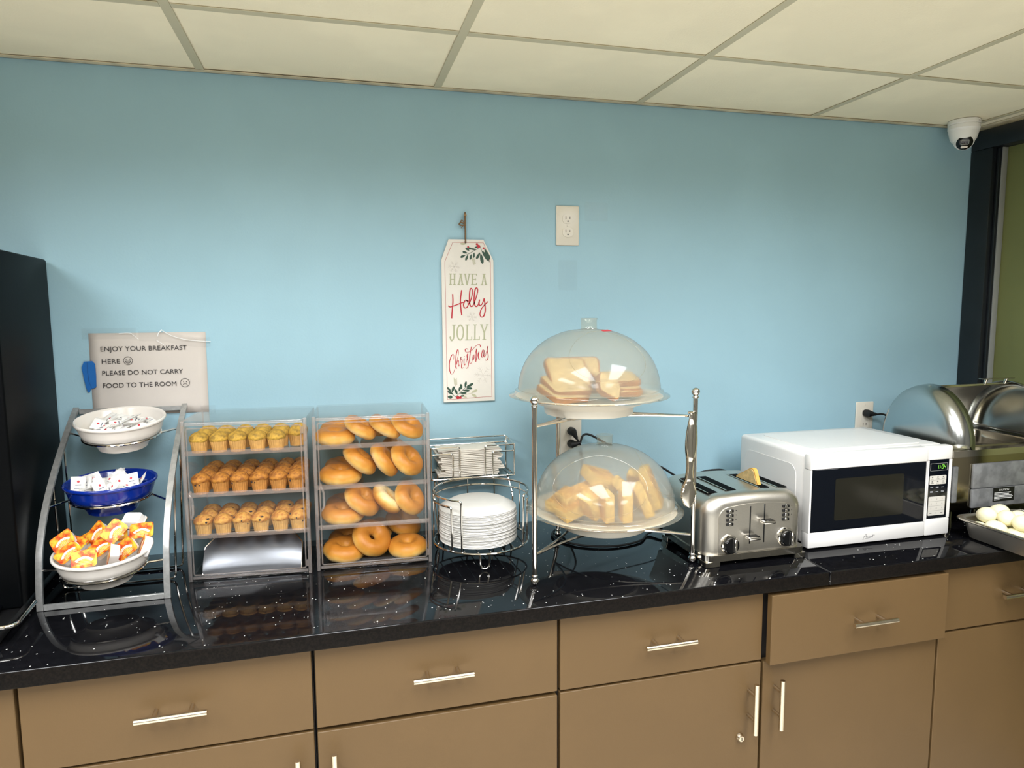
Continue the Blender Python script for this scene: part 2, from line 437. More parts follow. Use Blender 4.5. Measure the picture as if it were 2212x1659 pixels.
b = MB().tube(fillet([(0.022, -0.36, 0.040), (0.022, -0.478, 0.040), (-0.365, -0.478, 0.040)], 0.02), 0.005, 10); b.build('tray_rim', MT['chrome'], t, world=False)

# faint patches of old tape left on the paint
for x, z, w_, h_, lab in ((0.850, 1.855, 0.075, 0.055, 'faint clear tape residue right of the high wall outlet'), (0.760, 1.665, 0.060, 0.090, 'faint clear tape residue below the high wall outlet')):
    tag(MB().prism(rrect(x-w_/2, x+w_/2, z-h_/2, z+h_/2, 0.006, 3), -0.0012, -0.0005, lambda a, b, d: (a, d, b)).build('tape_residue', clear('residue_film', 'fefefe', gloss=0.25, rough=0.3), angle=0), lab, 'tape')
# ================================================================== BOWL STAND
def arc_y(z):
    P = [(0.91, -0.322), (0.97, -0.318), (1.03, -0.305), (1.08, -0.282), (1.125, -0.25), (1.17, -0.208), (1.215, -0.158), (1.26, -0.10), (1.30, -0.045), (1.318, -0.015)]
    for (z0, y0), (z1, y1) in zip(P, P[1:]):
        if z <= z1: return y0+(y1-y0)*(z-z0)/(z1-z0)
    return P[-1][1]
SX0, SX1 = -0.578, -0.322
stand = thing('bowl_stand', 'silver arched three tier bowl stand beside the tall black appliance', 'stand', ((SX0+SX1)/2, -0.18, ZC))
zs = [0.9105+i*0.02037 for i in range(21)]
cur = smooth([(arc_y(z), z, 0) for z in zs[::2]], 3)
cur = [(p.x, p.y) for p in cur]
outer = []; inner = []
for i, p in enumerate(cur):
    a = cur[max(i-1, 0)]; b = cur[min(i+1, len(cur)-1)]
    tx, tz = b[0]-a[0], b[1]-a[1]; l = math.hypot(tx, tz); nx, nz = -tz/l, tx/l
    outer.append((p[0]+nx*0.0035, p[1]+nz*0.0035)); inner.append((p[0]-nx*0.0035, p[1]-nz*0.0035))
for x in (SX0, SX1):
    bar = MB(); n = len(cur)
    for x_ in (x-0.0065, x+0.0065):
        bar.v += [Vector((x_, q[0], max(q[1], 0.9105))) for q in outer] + [Vector((x_, q[0], max(q[1], 0.9105))) for q in inner]
    for i in range(n-1):
        for base, fl in ((0, 0), (2*n, 1)):
            bar.f.append([base+i, base+i+1, base+n+i+1, base+n+i]); bar.mi.append(0)
        bar.f.append([i, i+1, 2*n+i+1, 2*n+i]); bar.mi.append(0)
        bar.f.append([n+i, n+i+1, 3*n+i+1, 3*n+i]); bar.mi.append(0)
    for i in (0, n-1):
        bar.f.append([i, n+i, 3*n+i, 2*n+i]); bar.mi.append(0)
    bar.build('side_arch', MT['silver'], stand)
MB().rbox(SX0+0.0067, SX1-0.0067, -0.3255, -0.3185, 0.9105, 0.9235, 0.001, 1).build('front_bar', MT['silver'], stand)
MB().rbox(SX0+0.0067, SX1-0.0067, -0.0205, -0.0135, 1.303, 1.3155, 0.001, 1).build('top_bar', MT['silver'], stand)
for y in (-0.205, -0.122):
    z = {-.205: 1.172, -.122: 1.243}[y]
    MB().tube(fillet([(SX1+0.002, y+0.012, z), (SX1-0.006, y, 0.9135), (SX0+0.006, y, 0.9135), (SX0-0.002, y+0.012, z)], 0.012), 0.0026, 8).build('wire_leg', MT['chrome'], stand)
BOWLS = [((-0.441, -0.150, 1.308), 0.15), ((-0.460, -0.188, 1.165), 0.04), ((-0.446, -0.322, 1.040), 0.092)]
bprof = [(0, 0.0015), (0.044, 0.0015), (0.046, 0.0), (0.0535, 0.0), (0.0555, 0.005), (0.058, 0.0105), (0.070, 0.0225), (0.0785, 0.0315), (0.083, 0.0335), (0.0865, 0.0365),
         (0.0905, 0.048), (0.0945, 0.0625), (0.0955, 0.0645), (0.0985, 0.0660), (0.100, 0.0690), (0.0995, 0.0725), (0.0975, 0.0740), (0.0945, 0.0730), (0.0925, 0.0690), (0.088, 0.052), (0.079, 0.0355), (0.062, 0.0180), (0.040, 0.0105), (0, 0.009)]
blab = ['white ceramic bowl of paper packets on the top tier', 'cobalt blue ceramic bowl of packets on the middle tier', 'white ceramic bowl of portion cups on the bottom tier']
bowl_T = []
for k, (c, ti) in enumerate(BOWLS):
    R_ = Euler((ti, 0, 0)).to_matrix().to_4x4()
    base = Vector(c) - R_ @ Vector((0, 0, 0.073))
    T = Matrix.Translation(base) @ R_; bowl_T.append(T)
    o = MB().lathe(bprof, 64).build('bowl', MT['blue_ceramic' if k == 1 else 'ceramic'], angle=50)
    o.matrix_world = T; tag(o, blab[k], 'bowl', 'bowls on the stand')
    # ring of the stand that carries the bowl under its ledge
    ring = [T @ Vector((0.0845*math.cos(a), 0.0845*math.sin(a), 0.0305)) for a in [2*PI*i/48 for i in range(48)]]
    MB().tube(ring, 0.003, 8, closed=True, flat=1.0).build('bowl_ring', MT['chrome'], stand)
    L_ = T @ Vector((-0.0865, 0, 0.0305)); Rr = T @ Vector((0.0865, 0, 0.0305))
    for e, x in ((L_, SX0+0.006), (Rr, SX1-0.006)):
        MB().tube([e, (x, arc_y(e.z)+0.002, e.z)], 0.0026, 8).build('ring_arm', MT['chrome'], stand)

# paper packets: pillow with crimped ends, printed with a red dot and dark text
def pillow(w, l, t, n=(5, 7)):
    b = MB(); nx, ny = n; top = []; bot = []
    for s in (1, -1):
        for j in range(ny):
            for i in range(nx):
                u, v = i/(nx-1)*2-1, j/(ny-1)*2-1
                h = t*max(0, (1-u**4))*max(0, 1-abs(v)**3)
                b.v.append(Vector((u*w/2, v*l/2, s*(h/2+0.0002))))
    q = nx*ny
    for j in range(ny-1):
        for i in range(nx-1):
            a = j*nx+i
            b.f.append([a, a+1, a+nx+1, a+nx]); b.f.append([q+a, q+a+nx, q+a+nx+1, q+a+1]); b.mi += [0, 0]
    rim = [i for i in range(nx)] + [j*nx+nx-1 for j in range(1, ny)] + [(ny-1)*nx+i for i in range(nx-2, -1, -1)] + [j*nx for j in range(ny-2, 0, -1)]
    for i, a in enumerate(rim):
        c = rim[(i+1) % len(rim)]; b.f.append([a, c, q+c, q+a]); b.mi.append(0)
    return b
m_pk = mat('packet_paper', 'e9e6e0', rough=0.6, noise_=(70, 0.10))
m_red = mat('red_print', 'c0343f', rough=0.6); m_navy = mat('navy_print', '6d6e7c', rough=0.6)
pk_proto = thing('paper_packet', 'x', 'packet', (0, 0, 0))
pillow(0.030, 0.046, 0.006).build('sachet', m_pk, pk_proto, angle=60)
pr = MB()
pr.prism([(0.0028*math.cos(a), 0.010+0.0028*math.sin(a)) for a in [2*PI*i/12 for i in range(12)]], 0.0026, 0.0033, lambda a, b, d: (a, b, d))
pr.build('red_dot', m_red, pk_proto, angle=0)
pr = MB()
for q, e in ((0.002, 0.006), (-0.006, 0.008)): pr.box(-e, e, q-0.0010, q+0.0010, 0.0028, 0.00335)
pr.build('dark_print', m_navy, pk_proto, angle=0)
used = [False]
def packet(T, label, group):
    loc, rot = T.to_translation(), T.to_euler()
    if not used[0]:
        used[0] = True; pk_proto.location = loc; pk_proto.rotation_euler = rot; tag(pk_proto, label, 'packet', group); return pk_proto
    return dup(pk_proto, loc, rot, label, group)
rp = random.Random(11)
for i in range(34):                     # low heap in the top bowl
    a = i*2.39996; rr = 0.066*math.sqrt((i+0.3)/34)
    z = 0.047+0.014*(1-(rr/0.066)**2)+rp.uniform(-0.003, 0.006)
    T = bowl_T[0] @ Matrix.Translation((rr*math.cos(a), rr*math.sin(a), z)) @ Euler((rp.uniform(-0.55, 0.55), rp.uniform(-0.55, 0.55), rp.uniform(0, 6.28))).to_matrix().to_4x4()
    packet(T, 'small white printed paper packet heaped in the white top bowl', 'packets in the top bowl')
for i in range(26):                     # packets standing on end in the blue bowl
    a = i*2.39996; rr = 0.068*math.sqrt((i+0.3)/26)
    steep = rp.uniform(0.7, 1.3) if i % 2 else rp.uniform(-0.4, 0.5)
    z = 0.052+(0.012 if i % 2 else 0.004)+rp.uniform(-0.003, 0.005)
    T = bowl_T[1] @ Matrix.Translation((rr*math.cos(a), rr*math.sin(a), z)) @ Euler((0, 0, rp.uniform(-0.9, 0.9))).to_matrix().to_4x4() @ Euler((steep, rp.uniform(-0.4, 0.4), rp.uniform(-0.7, 0.7))).to_matrix().to_4x4()
    packet(T, 'small white printed paper packet in the cobalt blue bowl', 'packets in the blue bowl')

# syrup portion cups
def text_mesh(s, w=None, h=None, align='LEFT'):
    """built-in font; returns (verts, faces) in the xy plane from (0,0), scaled to width w and cap height h"""
    cu = bpy.data.curves.new('t', 'FONT'); cu.body = s; cu.size = 1.0; cu.resolution_u = 3
    o = bpy.data.objects.new('t', cu); COL.objects.link(o)
    dg = bpy.context.evaluated_depsgraph_get(); me = o.evaluated_get(dg).to_mesh()
    V = [v.co.copy() for v in me.vertices]; F = [list(p.vertices) for p in me.polygons]
    o.evaluated_get(dg).to_mesh_clear(); bpy.data.objects.remove(o); bpy.data.curves.remove(cu)
    x0, x1 = min(v.x for v in V), max(v.x for v in V); y0, y1 = min(v.y for v in V), max(v.y for v in V)
    cap = 0.73 if any(c.isalnum() for c in s) else (y1-y0)
    sy = (h/cap) if h else (w/(x1-x0))
    sx = (w/(x1-x0)) if w else sy
    return [Vector(((v.x-x0)*sx, v.y*sy, 0)) for v in V], F
def put_text(b, s, T, w=None, h=None):
    V, F = text_mesh(s, w, h); return b.add(V, F, T)
m_foil = mat('orange_foil', 'dd9a2c', rough=0.3, metal=0.2, noise_=(60, 0.9), col2='a5240f', spec=0.6)
_r = [n_ for n_ in m_foil.node_tree.nodes if n_.type == 'VALTORGB'][0].color_ramp
_r.elements[0].position = 0.36; _r.elements[1].position = 0.54; _e = _r.elements.new(0.66); _e.color = lin('e8bf3e'); _e = _r.elements.new(0.46); _e.color = lin('cf5a1c')
m_yel = mat('yellow_foil_edge', 'edb93e', rough=0.3, metal=0.2)
m_cupw = mat('cup_plastic', 'ece8e4', rough=0.35)
m_prt = mat('cream_print', 'f2e6d8', rough=0.5)
cup0 = thing('portion_cup', 'x', 'portion cup', (0, 0, 0))
b = MB(); rings = []
for z, s in ((-0.020, 0.74), (-0.019, 0.80), (-0.004, 0.92), (-0.0022, 0.93), (-0.0021, 1.0), (-0.0012, 1.0)):
    rings.append([(x, y, z) for x, y in rrect(-0.024*s, 0.024*s, -0.018*s, 0.018*s, 0.007*s, 4)])
n = len(rings[0])
for r_ in rings: b.v += [Vector(p) for p in r_]
for i in range(len(rings)-1):
    for k in range(n): b.f.append([i*n+k, i*n+(k+1) % n, (i+1)*n+(k+1) % n, (i+1)*n+k]); b.mi.append(0)
b.f.append(list(range(n))); b.f.append([(len(rings)-1)*n+k for k in range(n)]); b.mi += [0, 0]
b.build('cup', m_cupw, cup0, angle=35)
lid = MB().prism(rrect(-0.0243, 0.0243, -0.0183, 0.0183, 0.007, 4), -0.0012, -0.0004, lambda a, b, d: (a, b, d)).build('lid', [m_foil], cup0, angle=0)
b = MB()
for i in range(18):                                      # white scroll carrying the maker's name
    a0, a1 = PI*(0.80-0.60*i/18), PI*(0.80-0.60*(i+1)/18)
    q = [(r*math.cos(a)*1.05, -0.016+r*math.sin(a), 0) for a in (a0, a1) for r in (0.0155, 0.0205)]
    b.add([(x, y, -0.0003) for x, y, z in q], [(0, 1, 3, 2)])
b.build('scroll', m_prt, lid, angle=0)
b = MB(); word = "SMUCKER'S"
for i, ch in enumerate(word):
    a = PI*(0.755-0.51*i/(len(word)-1))
    put_text(b, ch, Matrix.Translation((0.0166*math.cos(a)*1.05, -0.016+0.0166*math.sin(a), -0.0001)) @ Matrix.Rotation(a-PI/2, 4, 'Z') @ Matrix.Translation((-0.0011, 0, 0)), None, 0.0028)
b.build('lettering', m_red, lid, angle=0)
b = MB()
for i, (y, w_) in enumerate(((-0.003, 0.012), (-0.0065, 0.015), (-0.0095, 0.013), (-0.0122, 0.014))):
    b.box(-w_, w_, y-0.0005, y+0.0005, -0.0004, -0.0002)
b.build('print_lines', mat('pale_orange_print', 'e0b48a', rough=0.5), lid, angle=0)
cups = [((-0.098+0.02, -0.015, 0.020), (-0.25, -0.8, 0.45), 0.5, 'dark orange portion cup at the back left of the bottom bowl'),
        ((-0.058, -0.010, 0.012), (0.05, -0.6, 0.8), -0.5, 'yellow lidded portion cup behind the leftmost one at the bowl rim'),
        ((-0.060, -0.042, 0.002), (-0.15, -0.65, 0.70), 0.75, 'orange lidded portion cup lying at the front left of the bottom bowl'),
        ((-0.024, -0.058, -0.010), (0.10, -0.93, 0.35), 0.03, 'orange lidded portion cup facing forward at the front centre of the bottom bowl'),
        ((0.022, -0.055, -0.008), (-0.93, -0.3, 0.2), 0.2, 'portion cup on its side showing white plastic, front of the bottom bowl'),
        ((-0.022, 0.020, 0.022), (-0.45, -0.75, 0.42), 0.7, 'portion cup tilted left at the back of the bottom bowl, white cup in front'),
        ((0.024, -0.012, 0.032), (0.22, -0.92, 0.28), 0.85, 'topmost portion cup standing on its corner in the bottom bowl'),
        ((0.050, 0.050, 0.030), (0.15, 0.55, -0.80), 0.3, 'upside down white portion cup at the back of the bottom bowl'),
        ((0.073, 0.012, 0.022), (0.05, -0.75, 0.65), 0.02, 'orange portion cup lying level at the right of the bottom bowl'),
        ((0.050, -0.038, -0.002), (-0.25, -0.9, 0.25), 0.6, 'small view of an orange portion cup wedged at the right front of the bottom bowl'),
        ((0.078, -0.022, -0.004), (-0.85, -0.25, 0.35), 0.3, 'white sided portion cup against the right rim of the bottom bowl')]
cups += [((0.000, -0.030, 0.004), (0.1, -0.5, 0.85), 0.9, 'portion cup lying in the middle of the bottom bowl'),
         ((-0.050, 0.030, 0.004), (-0.2, -0.5, 0.80), 0.4, 'portion cup at the rear left inside the bottom bowl'),
         ((0.010, 0.045, 0.006), (0.1, -0.6, 0.75), 0.1, 'portion cup at the rear middle inside the bottom bowl')]
for i, (o_, n_, sp, lab) in enumerate(cups):
    c = Vector(BOWLS[2][0]) + Vector(o_) + Vector((0.002, 0.004, 0.008))
    zq = Vector(n_).normalized(); xq = Vector((1, 0.1, 0)); xq = (xq - zq*xq.dot(zq)).normalized(); yq = zq.cross(xq)
    T = Matrix((xq, yq, zq)).transposed().to_4x4() @ Matrix.Rotation(sp, 4, 'Z')
    if i == 0:
        cup0.location = c; cup0.rotation_euler = T.to_euler(); tag(cup0, lab, 'portion cup', 'portion cups in the bottom bowl')
    else: dup(cup0, c, T.to_euler(), lab, 'portion cups in the bottom bowl')

# ================================================================== WALL SIGN
sg = thing('paper_sign', 'white printed paper sign taped to the blue wall above the bowls', 'sign', (-0.4025, 0.0, 1.40))
b = MB(); nx, nz = 12, 10
for i in range(nx+1):
    for j in range(nz+1):
        u, v = i/nx, j/nz
        b.v.append(Vector((-0.5425+0.279*u-0.002*(1-v), -0.0012-0.0018*math.sin(u*PI)*(1-v)-0.0012*math.sin(u*7)*(v-0.5)**2, 1.2935+0.2155*v)))
for i in range(nx):
    for j in range(nz):
        a = i*(nz+1)+j; b.f.append([a, a+nz+1, a+nz+2, a+1]); b.mi.append(0)
sheet = b.build('sheet', MT['paper'], sg)
sm = sheet.modifiers.new('thick', 'SOLIDIFY'); sm.thickness = 0.0004; sm.offset = -1.0
WALLT = lambda x, z, y=-0.0045: Matrix.Translation((x, y, z)) @ Matrix.Rotation(PI/2, 4, 'X')
for s, x, z, w_, h_ in (('ENJOY YOUR BREAKFAST', -0.5160, 1.4625, 0.2050, 0.0128), ('HERE', -0.5152, 1.4302, 0.0425, 0.0128),
                        ('PLEASE DO NOT CARRY', -0.5160, 1.4000, 0.1922, 0.0126), ('FOOD TO THE ROOM', -0.5165, 1.3673, 0.1750, 0.0128)):
    put_text(MB(), s, WALLT(x, z), w_, h_).build('lettering', MT['ink'], sg, angle=0)
def flat_stroke(b, pts, w_, y, taper=None):
    """ribbon of width w_ lying in the wall plane; pts are (x, z)"""
    P = [Vector((p[0], p[1])) for p in pts]; N = len(P); L_, R_ = [], []
    for i in range(N):
        t = P[min(i+1, N-1)]-P[max(i-1, 0)]
        t = t.normalized() if t.length > 1e-9 else Vector((1, 0)); n_ = Vector((-t.y, t.x))
        ww = (w_[i] if isinstance(w_, list) else w_)/2
        L_.append(P[i]+n_*ww); R_.append(P[i]-n_*ww)
    vs_ = [(p.x, y, p.y) for p in L_]+[(p.x, y, p.y) for p in R_]
    return b.add(vs_, [(i, i+1, N+i+1, N+i) for i in range(N-1)])
for cx, cz, r_, sad in ((-0.4538, 1.4370, 0.0104, 0), (-0.3203, 1.3750, 0.0112, 1)):
    b = MB()
    flat_stroke(b, [(cx+r_*math.cos(2*PI*i/36), cz+r_*math.sin(2*PI*i/36)) for i in range(37)], 0.0011, -0.0046)
    if sad:
        for s in (-1, 1): b.add([(cx+s*0.0035+0.0012*math.cos(2*PI*i/8), -0.0046, cz+0.0022+0.0012*math.sin(2*PI*i/8)) for i in range(8)], [tuple(range(8))])
        flat_stroke(b, [(cx+0.0052*math.cos(PI*i/10), cz-0.0065+0.0042*math.sin(PI*i/10)) for i in range(11)], 0.0010, -0.0046)
    else:
        for s in (-1, 1): flat_stroke(b, [(cx+s*0.004+0.0023*math.cos(PI*i/8), cz+0.0012+0.0018*math.sin(PI*i/8)) for i in range(9)], 0.0009, -0.0046)
        flat_stroke(b, [(cx+0.0058*math.cos(PI*i/10), cz-0.0012-0.0050*math.sin(PI*i/10)) for i in range(11)], 0.0013, -0.0046)
        flat_stroke(b, [(cx-0.0058, cz-0.0012), (cx+0.0058, cz-0.0012)], 0.0008, -0.0046)
    b.build('face_drawing', MT['ink'], sg, angle=0)
# clear tape strips along the top edge, wrinkled
for q, (x0, x1, z0, z1) in enumerate(((-0.556, -0.430, 1.494, 1.522), (-0.425, -0.252, 1.488, 1.514), (-0.285, -0.248, 1.286, 1.312))):
    b = MB(); nn = 16
    for i in range(nn+1):
        for j in range(5):
            u, v = i/nn, j/4
            wr_ = 0.0016*abs(math.sin(u*9+v*3+q))*(0.3+u)
            b.v.append(Vector((x0+(x1-x0)*u, -0.0055-wr_, z0+(z1-z0)*v-0.018*u*(q == 1)+0.004*math.sin(u*6)*(q == 1))))
    for i in range(nn):
        for j in range(4):
            a = i*5+j; b.f.append([a, a+5, a+6, a+1]); b.mi.append(0)
    b.build('tape_strip', MT['tape'], sg)
m_shine = mat('crease_glint', 'f4f4f4', rough=0.15, spec=0.8)  # white tubes put the shine along the tape's creases into colour
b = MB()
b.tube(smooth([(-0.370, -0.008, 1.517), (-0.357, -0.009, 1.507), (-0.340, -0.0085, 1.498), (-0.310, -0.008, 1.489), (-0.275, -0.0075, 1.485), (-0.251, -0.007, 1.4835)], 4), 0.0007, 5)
b.build('crease_glint', m_shine, sg)
b = MB(); b.tube(smooth([(-0.470, -0.008, 1.508), (-0.445, -0.009, 1.509), (-0.435, -0.0085, 1.502), (-0.425, -0.008, 1.492)], 4), 0.0006, 5); b.build('crease_glint', m_shine, sg)
b = MB(); b.tube(smooth([(-0.382, -0.0085, 1.489), (-0.372, -0.009, 1.482), (-0.365, -0.0085, 1.477)], 4), 0.0006, 5); b.tube(smooth([(-0.3685, -0.008, 1.515), (-0.376, -0.010, 1.508), (-0.379, -0.008, 1.499)], 4), 0.0012, 5); b.build('crease_glint', m_shine, sg)
b = MB()
o = b.prism([(-0.556, 1.437), (-0.562, 1.422), (-0.558, 1.390), (-0.5545, 1.368), (-0.5515, 1.3575), (-0.547, 1.3585), (-0.545, 1.366), (-0.534, 1.3685), (-0.5315, 1.372), (-0.5305, 1.400), (-0.5305, 1.430), (-0.537, 1.438)][::-1], -0.0062, -0.0044, lambda a, b, d: (a, d, b)).build('blue_tape', MT['bluetape'], sg, angle=0)
o['label'] = 'torn strip of blue masking tape'
b = MB(); flat_stroke(b, [(-0.5485, 1.437), (-0.549, 1.41), (-0.5475, 1.385), (-0.542, 1.369)], [0.0012, 0.002, 0.002, 0.001], -0.0064); b.build('tape_fold', mat('blue_tape_fold', '0a4f90', rough=0.6), sg, angle=0)
# ================================================================== CLEAR BAKERY CASES
CW, CD, CH = 0.1445, 0.105, 0.395
SHELVES = (0.0055, 0.107, 0.2105, 0.3125)
def bakery_case(label, loc, rz):
    t = thing('display_case', label, 'display case', loc, (0, 0, rz), 'clear bakery cases')
    k = dict(parent=t, world=False)
    MB().rbox(-CW, CW, -CD, CD, 0.0, 0.005, 0.0015, 1).build('bottom_panel', MT['clear'], **k)
    MB().rbox(-CW, CW, -CD, CD, CH-0.004, CH, 0.0015, 1).build('top_panel', MT['clear'], **k)
    MB().box(-CW, -CW+0.0035, -CD+0.002, CD-0.001, 0.0051, CH-0.0041).build('side_panel', MT['clear'], angle=0, **k)
    MB().box(CW-0.0035, CW, -CD+0.002, CD-0.001, 0.0051, CH-0.0041).build('side_panel', MT['clear'], angle=0, **k)
    MB().box(-CW+0.0036, CW-0.0036, CD-0.0045, CD-0.001, 0.0051, CH-0.0041).build('back_panel', MT['clear'], angle=0, **k)
    # thick moulded front frame
    for s in (-1, 1):
        x = s*(CW-0.0045)
        MB().rbox(x-0.0045, x+0.0045, -CD-0.0005, -CD+0.010, 0.001, CH-0.001, 0.002, 2).build('front_post', MT['clear_edge'], **k)
        MB().rbox(s*(CW-0.002)-0.002, s*(CW-0.002)+0.002, CD-0.006, CD, 0.006, CH-0.005, 0.001, 1).build('rear_edge', MT['clear_edge'], **k)
    MB().rbox(-CW+0.0095, CW-0.0095, -CD-0.0005, -CD+0.008, 0.0055, 0.0125, 0.002, 2).build('sill', MT['clear_edge'], **k)
    MB().rbox(-CW+0.0095, CW-0.0095, -CD-0.0005, -CD+0.008, CH-0.0125, CH-0.0045, 0.002, 2).build('head_rail', MT['clear_edge'], **k)
    # hinged door, its rim and handle
    x0, x1, z0, z1 = -CW+0.011, CW-0.011, 0.0145, CH-0.0145
    do = MB().rbox(x0, x1, -CD-0.0015, -CD+0.0015, z0, z1, 0.001, 1).build('door', MT['clear'], **k)
    rim = MB()
    rim.tube([(x, -CD-0.0018, z) for x, z in rrect(x0+0.003, x1-0.003, z0+0.003, z1-0.003, 0.004, 3)], 0.0016, 6, closed=True)
    rim.build('door_rim', MT['clear_edge'], do, world=False)
    h = MB().tube(fillet([(x0+0.006, -CD-0.002, 0.158), (x0+0.006, -CD-0.016, 0.160), (x0+0.013, -CD-0.018, 0.172), (x0+0.013, -CD-0.018, 0.208), (x0+0.006, -CD-0.016, 0.222), (x0+0.006, -CD-0.002, 0.224)], 0.006), 0.0028, 8)
    h.build('handle', MT['clear_edge'], do, world=False)
    for z in (0.03, CH-0.03):
        MB().tube([(x1+0.001, -CD-0.003, z-0.008), (x1+0.001, -CD-0.003, z+0.008)], 0.0028, 8).build('hinge', MT['clear_edge'], do, world=False)
    for z in SHELVES[1:]:
        sh = MB().box(-CW+0.0045, CW-0.0045, -CD+0.012, CD-0.006, z-0.0025, z).build('shelf', MT['clear'], angle=0, **k)
        MB().rbox(-CW+0.0045, CW-0.0045, -CD+0.0085, -CD+0.0115, z-0.0035, z+0.0085, 0.001, 1).build('shelf_lip', MT['clear_edge'], sh, world=False)
    return t
MU_L, MU_R = (-0.1415, -0.144, ZC), math.radians(-4.0)
BA_L, BA_R = (0.1560, -0.152, ZC), math.radians(-2.5)
bakery_case('clear acrylic bakery case full of mini muffins, beside the bowl stand', MU_L, MU_R)
bakery_case('clear acrylic bakery case full of bagels, beside the plate rack', BA_L, BA_R)

# ---- mini muffins
def crown_mesh(seed):
    b = MB().lathe([(0.0212, 0.0275), (0.0228, 0.0305), (0.0232, 0.0335), (0.0218, 0.0385), (0.0182, 0.0435), (0.0125, 0.0472), (0.006, 0.0490), (0, 0.0495)], 20)
    for p in b.v:
        q = Vector((p.x*90+seed*7, p.y*90, p.z*90)); f = noise.noise(q)
        p += Vector((p.x, p.y, 0)).normalized()*0.0010*f if p.z < 0.046 and (p.x or p.y) else Vector((0, 0, 0.0012*f))
        p.z += 0.0022*noise.noise(Vector((p.x*45+seed*3, p.y*45, seed)))
    return b
m_paper = mat('muffin_paper', 'c98d48', rough=0.7, noise_=(50, 0.25), spec=0.3)
m_paper2 = mat('pale_muffin_paper', 'd8a862', rough=0.7, noise_=(50, 0.2), spec=0.3)
m_cr = {'lemon': mat('lemon_crumb', 'cba23f', rough=0.75, noise_=(120, 0.55), col2='927430', bump=(300, 0.5)),
        'gold': mat('golden_crumb', 'bf8130', rough=0.7, noise_=(110, 0.6), col2='7d4616', bump=(300, 0.5)),
        'berry': mat('pale_gold_crumb', 'd19c45', rough=0.7, noise_=(110, 0.5), col2='a05f20', bump=(300, 0.5))}
m_berry = mat('dark_berry', '1f1720', rough=0.5)
protos = {}
def muffin(kind, var, loc, rz, label, group):
    key = (kind, var)
    if key not in protos:
        t = thing('mini_muffin', label, 'muffin', loc, (0, 0, rz), group)
        MB().lathe([(0.0165, 0.0), (0.0175, 0.010), (0.0210, 0.0295), (0.0200, 0.0295), (0.0, 0.028)], 44, flute=0.022).lathe([(0, 0), (0.0165, 0)], 44).build('paper_cup', m_paper2 if kind != 'gold' else m_paper, t, world=False, angle=20)
        cr = crown_mesh(var*3.1+len(kind)).build('crown', m_cr[kind], t, world=False, angle=70)
        if kind != 'lemon' and var != 2:
            rb = random.Random(var*17+len(kind))
            for _ in range(3 if kind == 'berry' else 2):
                a = rb.uniform(-2.6, -0.5); z = rb.choice((0.024, 0.034, 0.041)); r_ = 0.0195 if z < 0.03 else (0.0225 if z < 0.036 else 0.0195)
                s = rb.uniform(0.0018, 0.003)
                MB().lathe([(0, -s), (s*0.8, -s*0.6), (s, 0), (s*0.8, s*0.6), (0, s)], 8, T=at((r_*math.cos(a), r_*math.sin(a), z))).build('berry', m_berry, cr, world=False)
        protos[key] = t; return t
    return dup(protos[key], loc, (0, 0, rz), label, group)
rm = random.Random(5)
ORD = ('first', 'second', 'third', 'fourth', 'fifth', 'sixth')
ROWN = ('front', 'second', 'third', 'rear')
cR, sR = math.cos(MU_R), math.sin(MU_R)
def mu_world(x, y, z): return (MU_L[0]+x*cR-y*sR, MU_L[1]+x*sR+y*cR, MU_L[2]+z)
for kind, z, rows, nm in (('lemon', SHELVES[3], 3, 'top'), ('gold', SHELVES[2], 4, 'middle'), ('berry', SHELVES[1], 3, 'lowest')):
    for r_ in range(rows):
        for c_ in range(6):
            if kind == 'lemon' and r_ == 0 and c_ == 5: continue          # that spot is empty in the front row
            x = -0.1125+0.0450*c_+rm.uniform(-0.0012, 0.0012) + (0.003 if r_ % 2 else 0)*(1 if c_ < 5 else -1)
            y = -0.0685+0.0465*r_+rm.uniform(-0.0012, 0.0012)
            lab = f'{dict(lemon="yellow lemon", gold="golden brown", berry="pale berry dotted")[kind]} mini muffin, {ROWN[r_]} row of the {nm} muffin shelf, {ORD[c_]} from left'
            muffin(kind, (c_*2+r_*5) % 3, mu_world(x, y, z+0.0003), rm.uniform(-0.5, 0.5), lab, f'muffins on the {nm} shelf')

# ---- grey metal sheet standing in for light reflected in a clear plastic tray
b = MB(); n = 16; m_ = 10
def tray_pt(u, v, d=0.0):
    x = -0.118+0.234*u; z = 0.008+0.088*v
    y = -0.082+0.075*v**1.7-0.012*math.sin(u*PI)*v
    return Vector((x, y+d, z))
for d_ in (0, 0.0016):
    for i in range(n+1):
        for j in range(m_+1):
            u, v = i/n, j/m_
            lim = 1-0.35*max(0, abs(u-0.5)*2-0.72)/0.28
            b.v.append(tray_pt(u, v*lim, d_))
q = (n+1)*(m_+1)
for i in range(n):
    for j in range(m_):
        a = i*(m_+1)+j
        b.f.append([a, a+m_+1, a+m_+2, a+1]); b.f.append([q+a, q+a+1, q+a+m_+2, q+a+m_+1]); b.mi += [0, 0]
tr = thing('serving_tray', 'empty plastic tray, its reflected light shaped as a grey metal sheet, in the lowest compartment of the muffin case', 'tray', MU_L, (0, 0, MU_R))
b.build('sheet', mat('reflective_grey_sheet', '7d828a', rough=0.30, metal=0.8), tr, world=False)
rimp = [tray_pt(i/n, 1-0.35*max(0, abs(i/n-0.5)*2-0.72)/0.28) for i in range(n+1)]
MB().tube([tray_pt(0, 0)] + rimp + [tray_pt(1, 0)], 0.0016, 6).build('rim', MT['steel2'], tr, world=False)

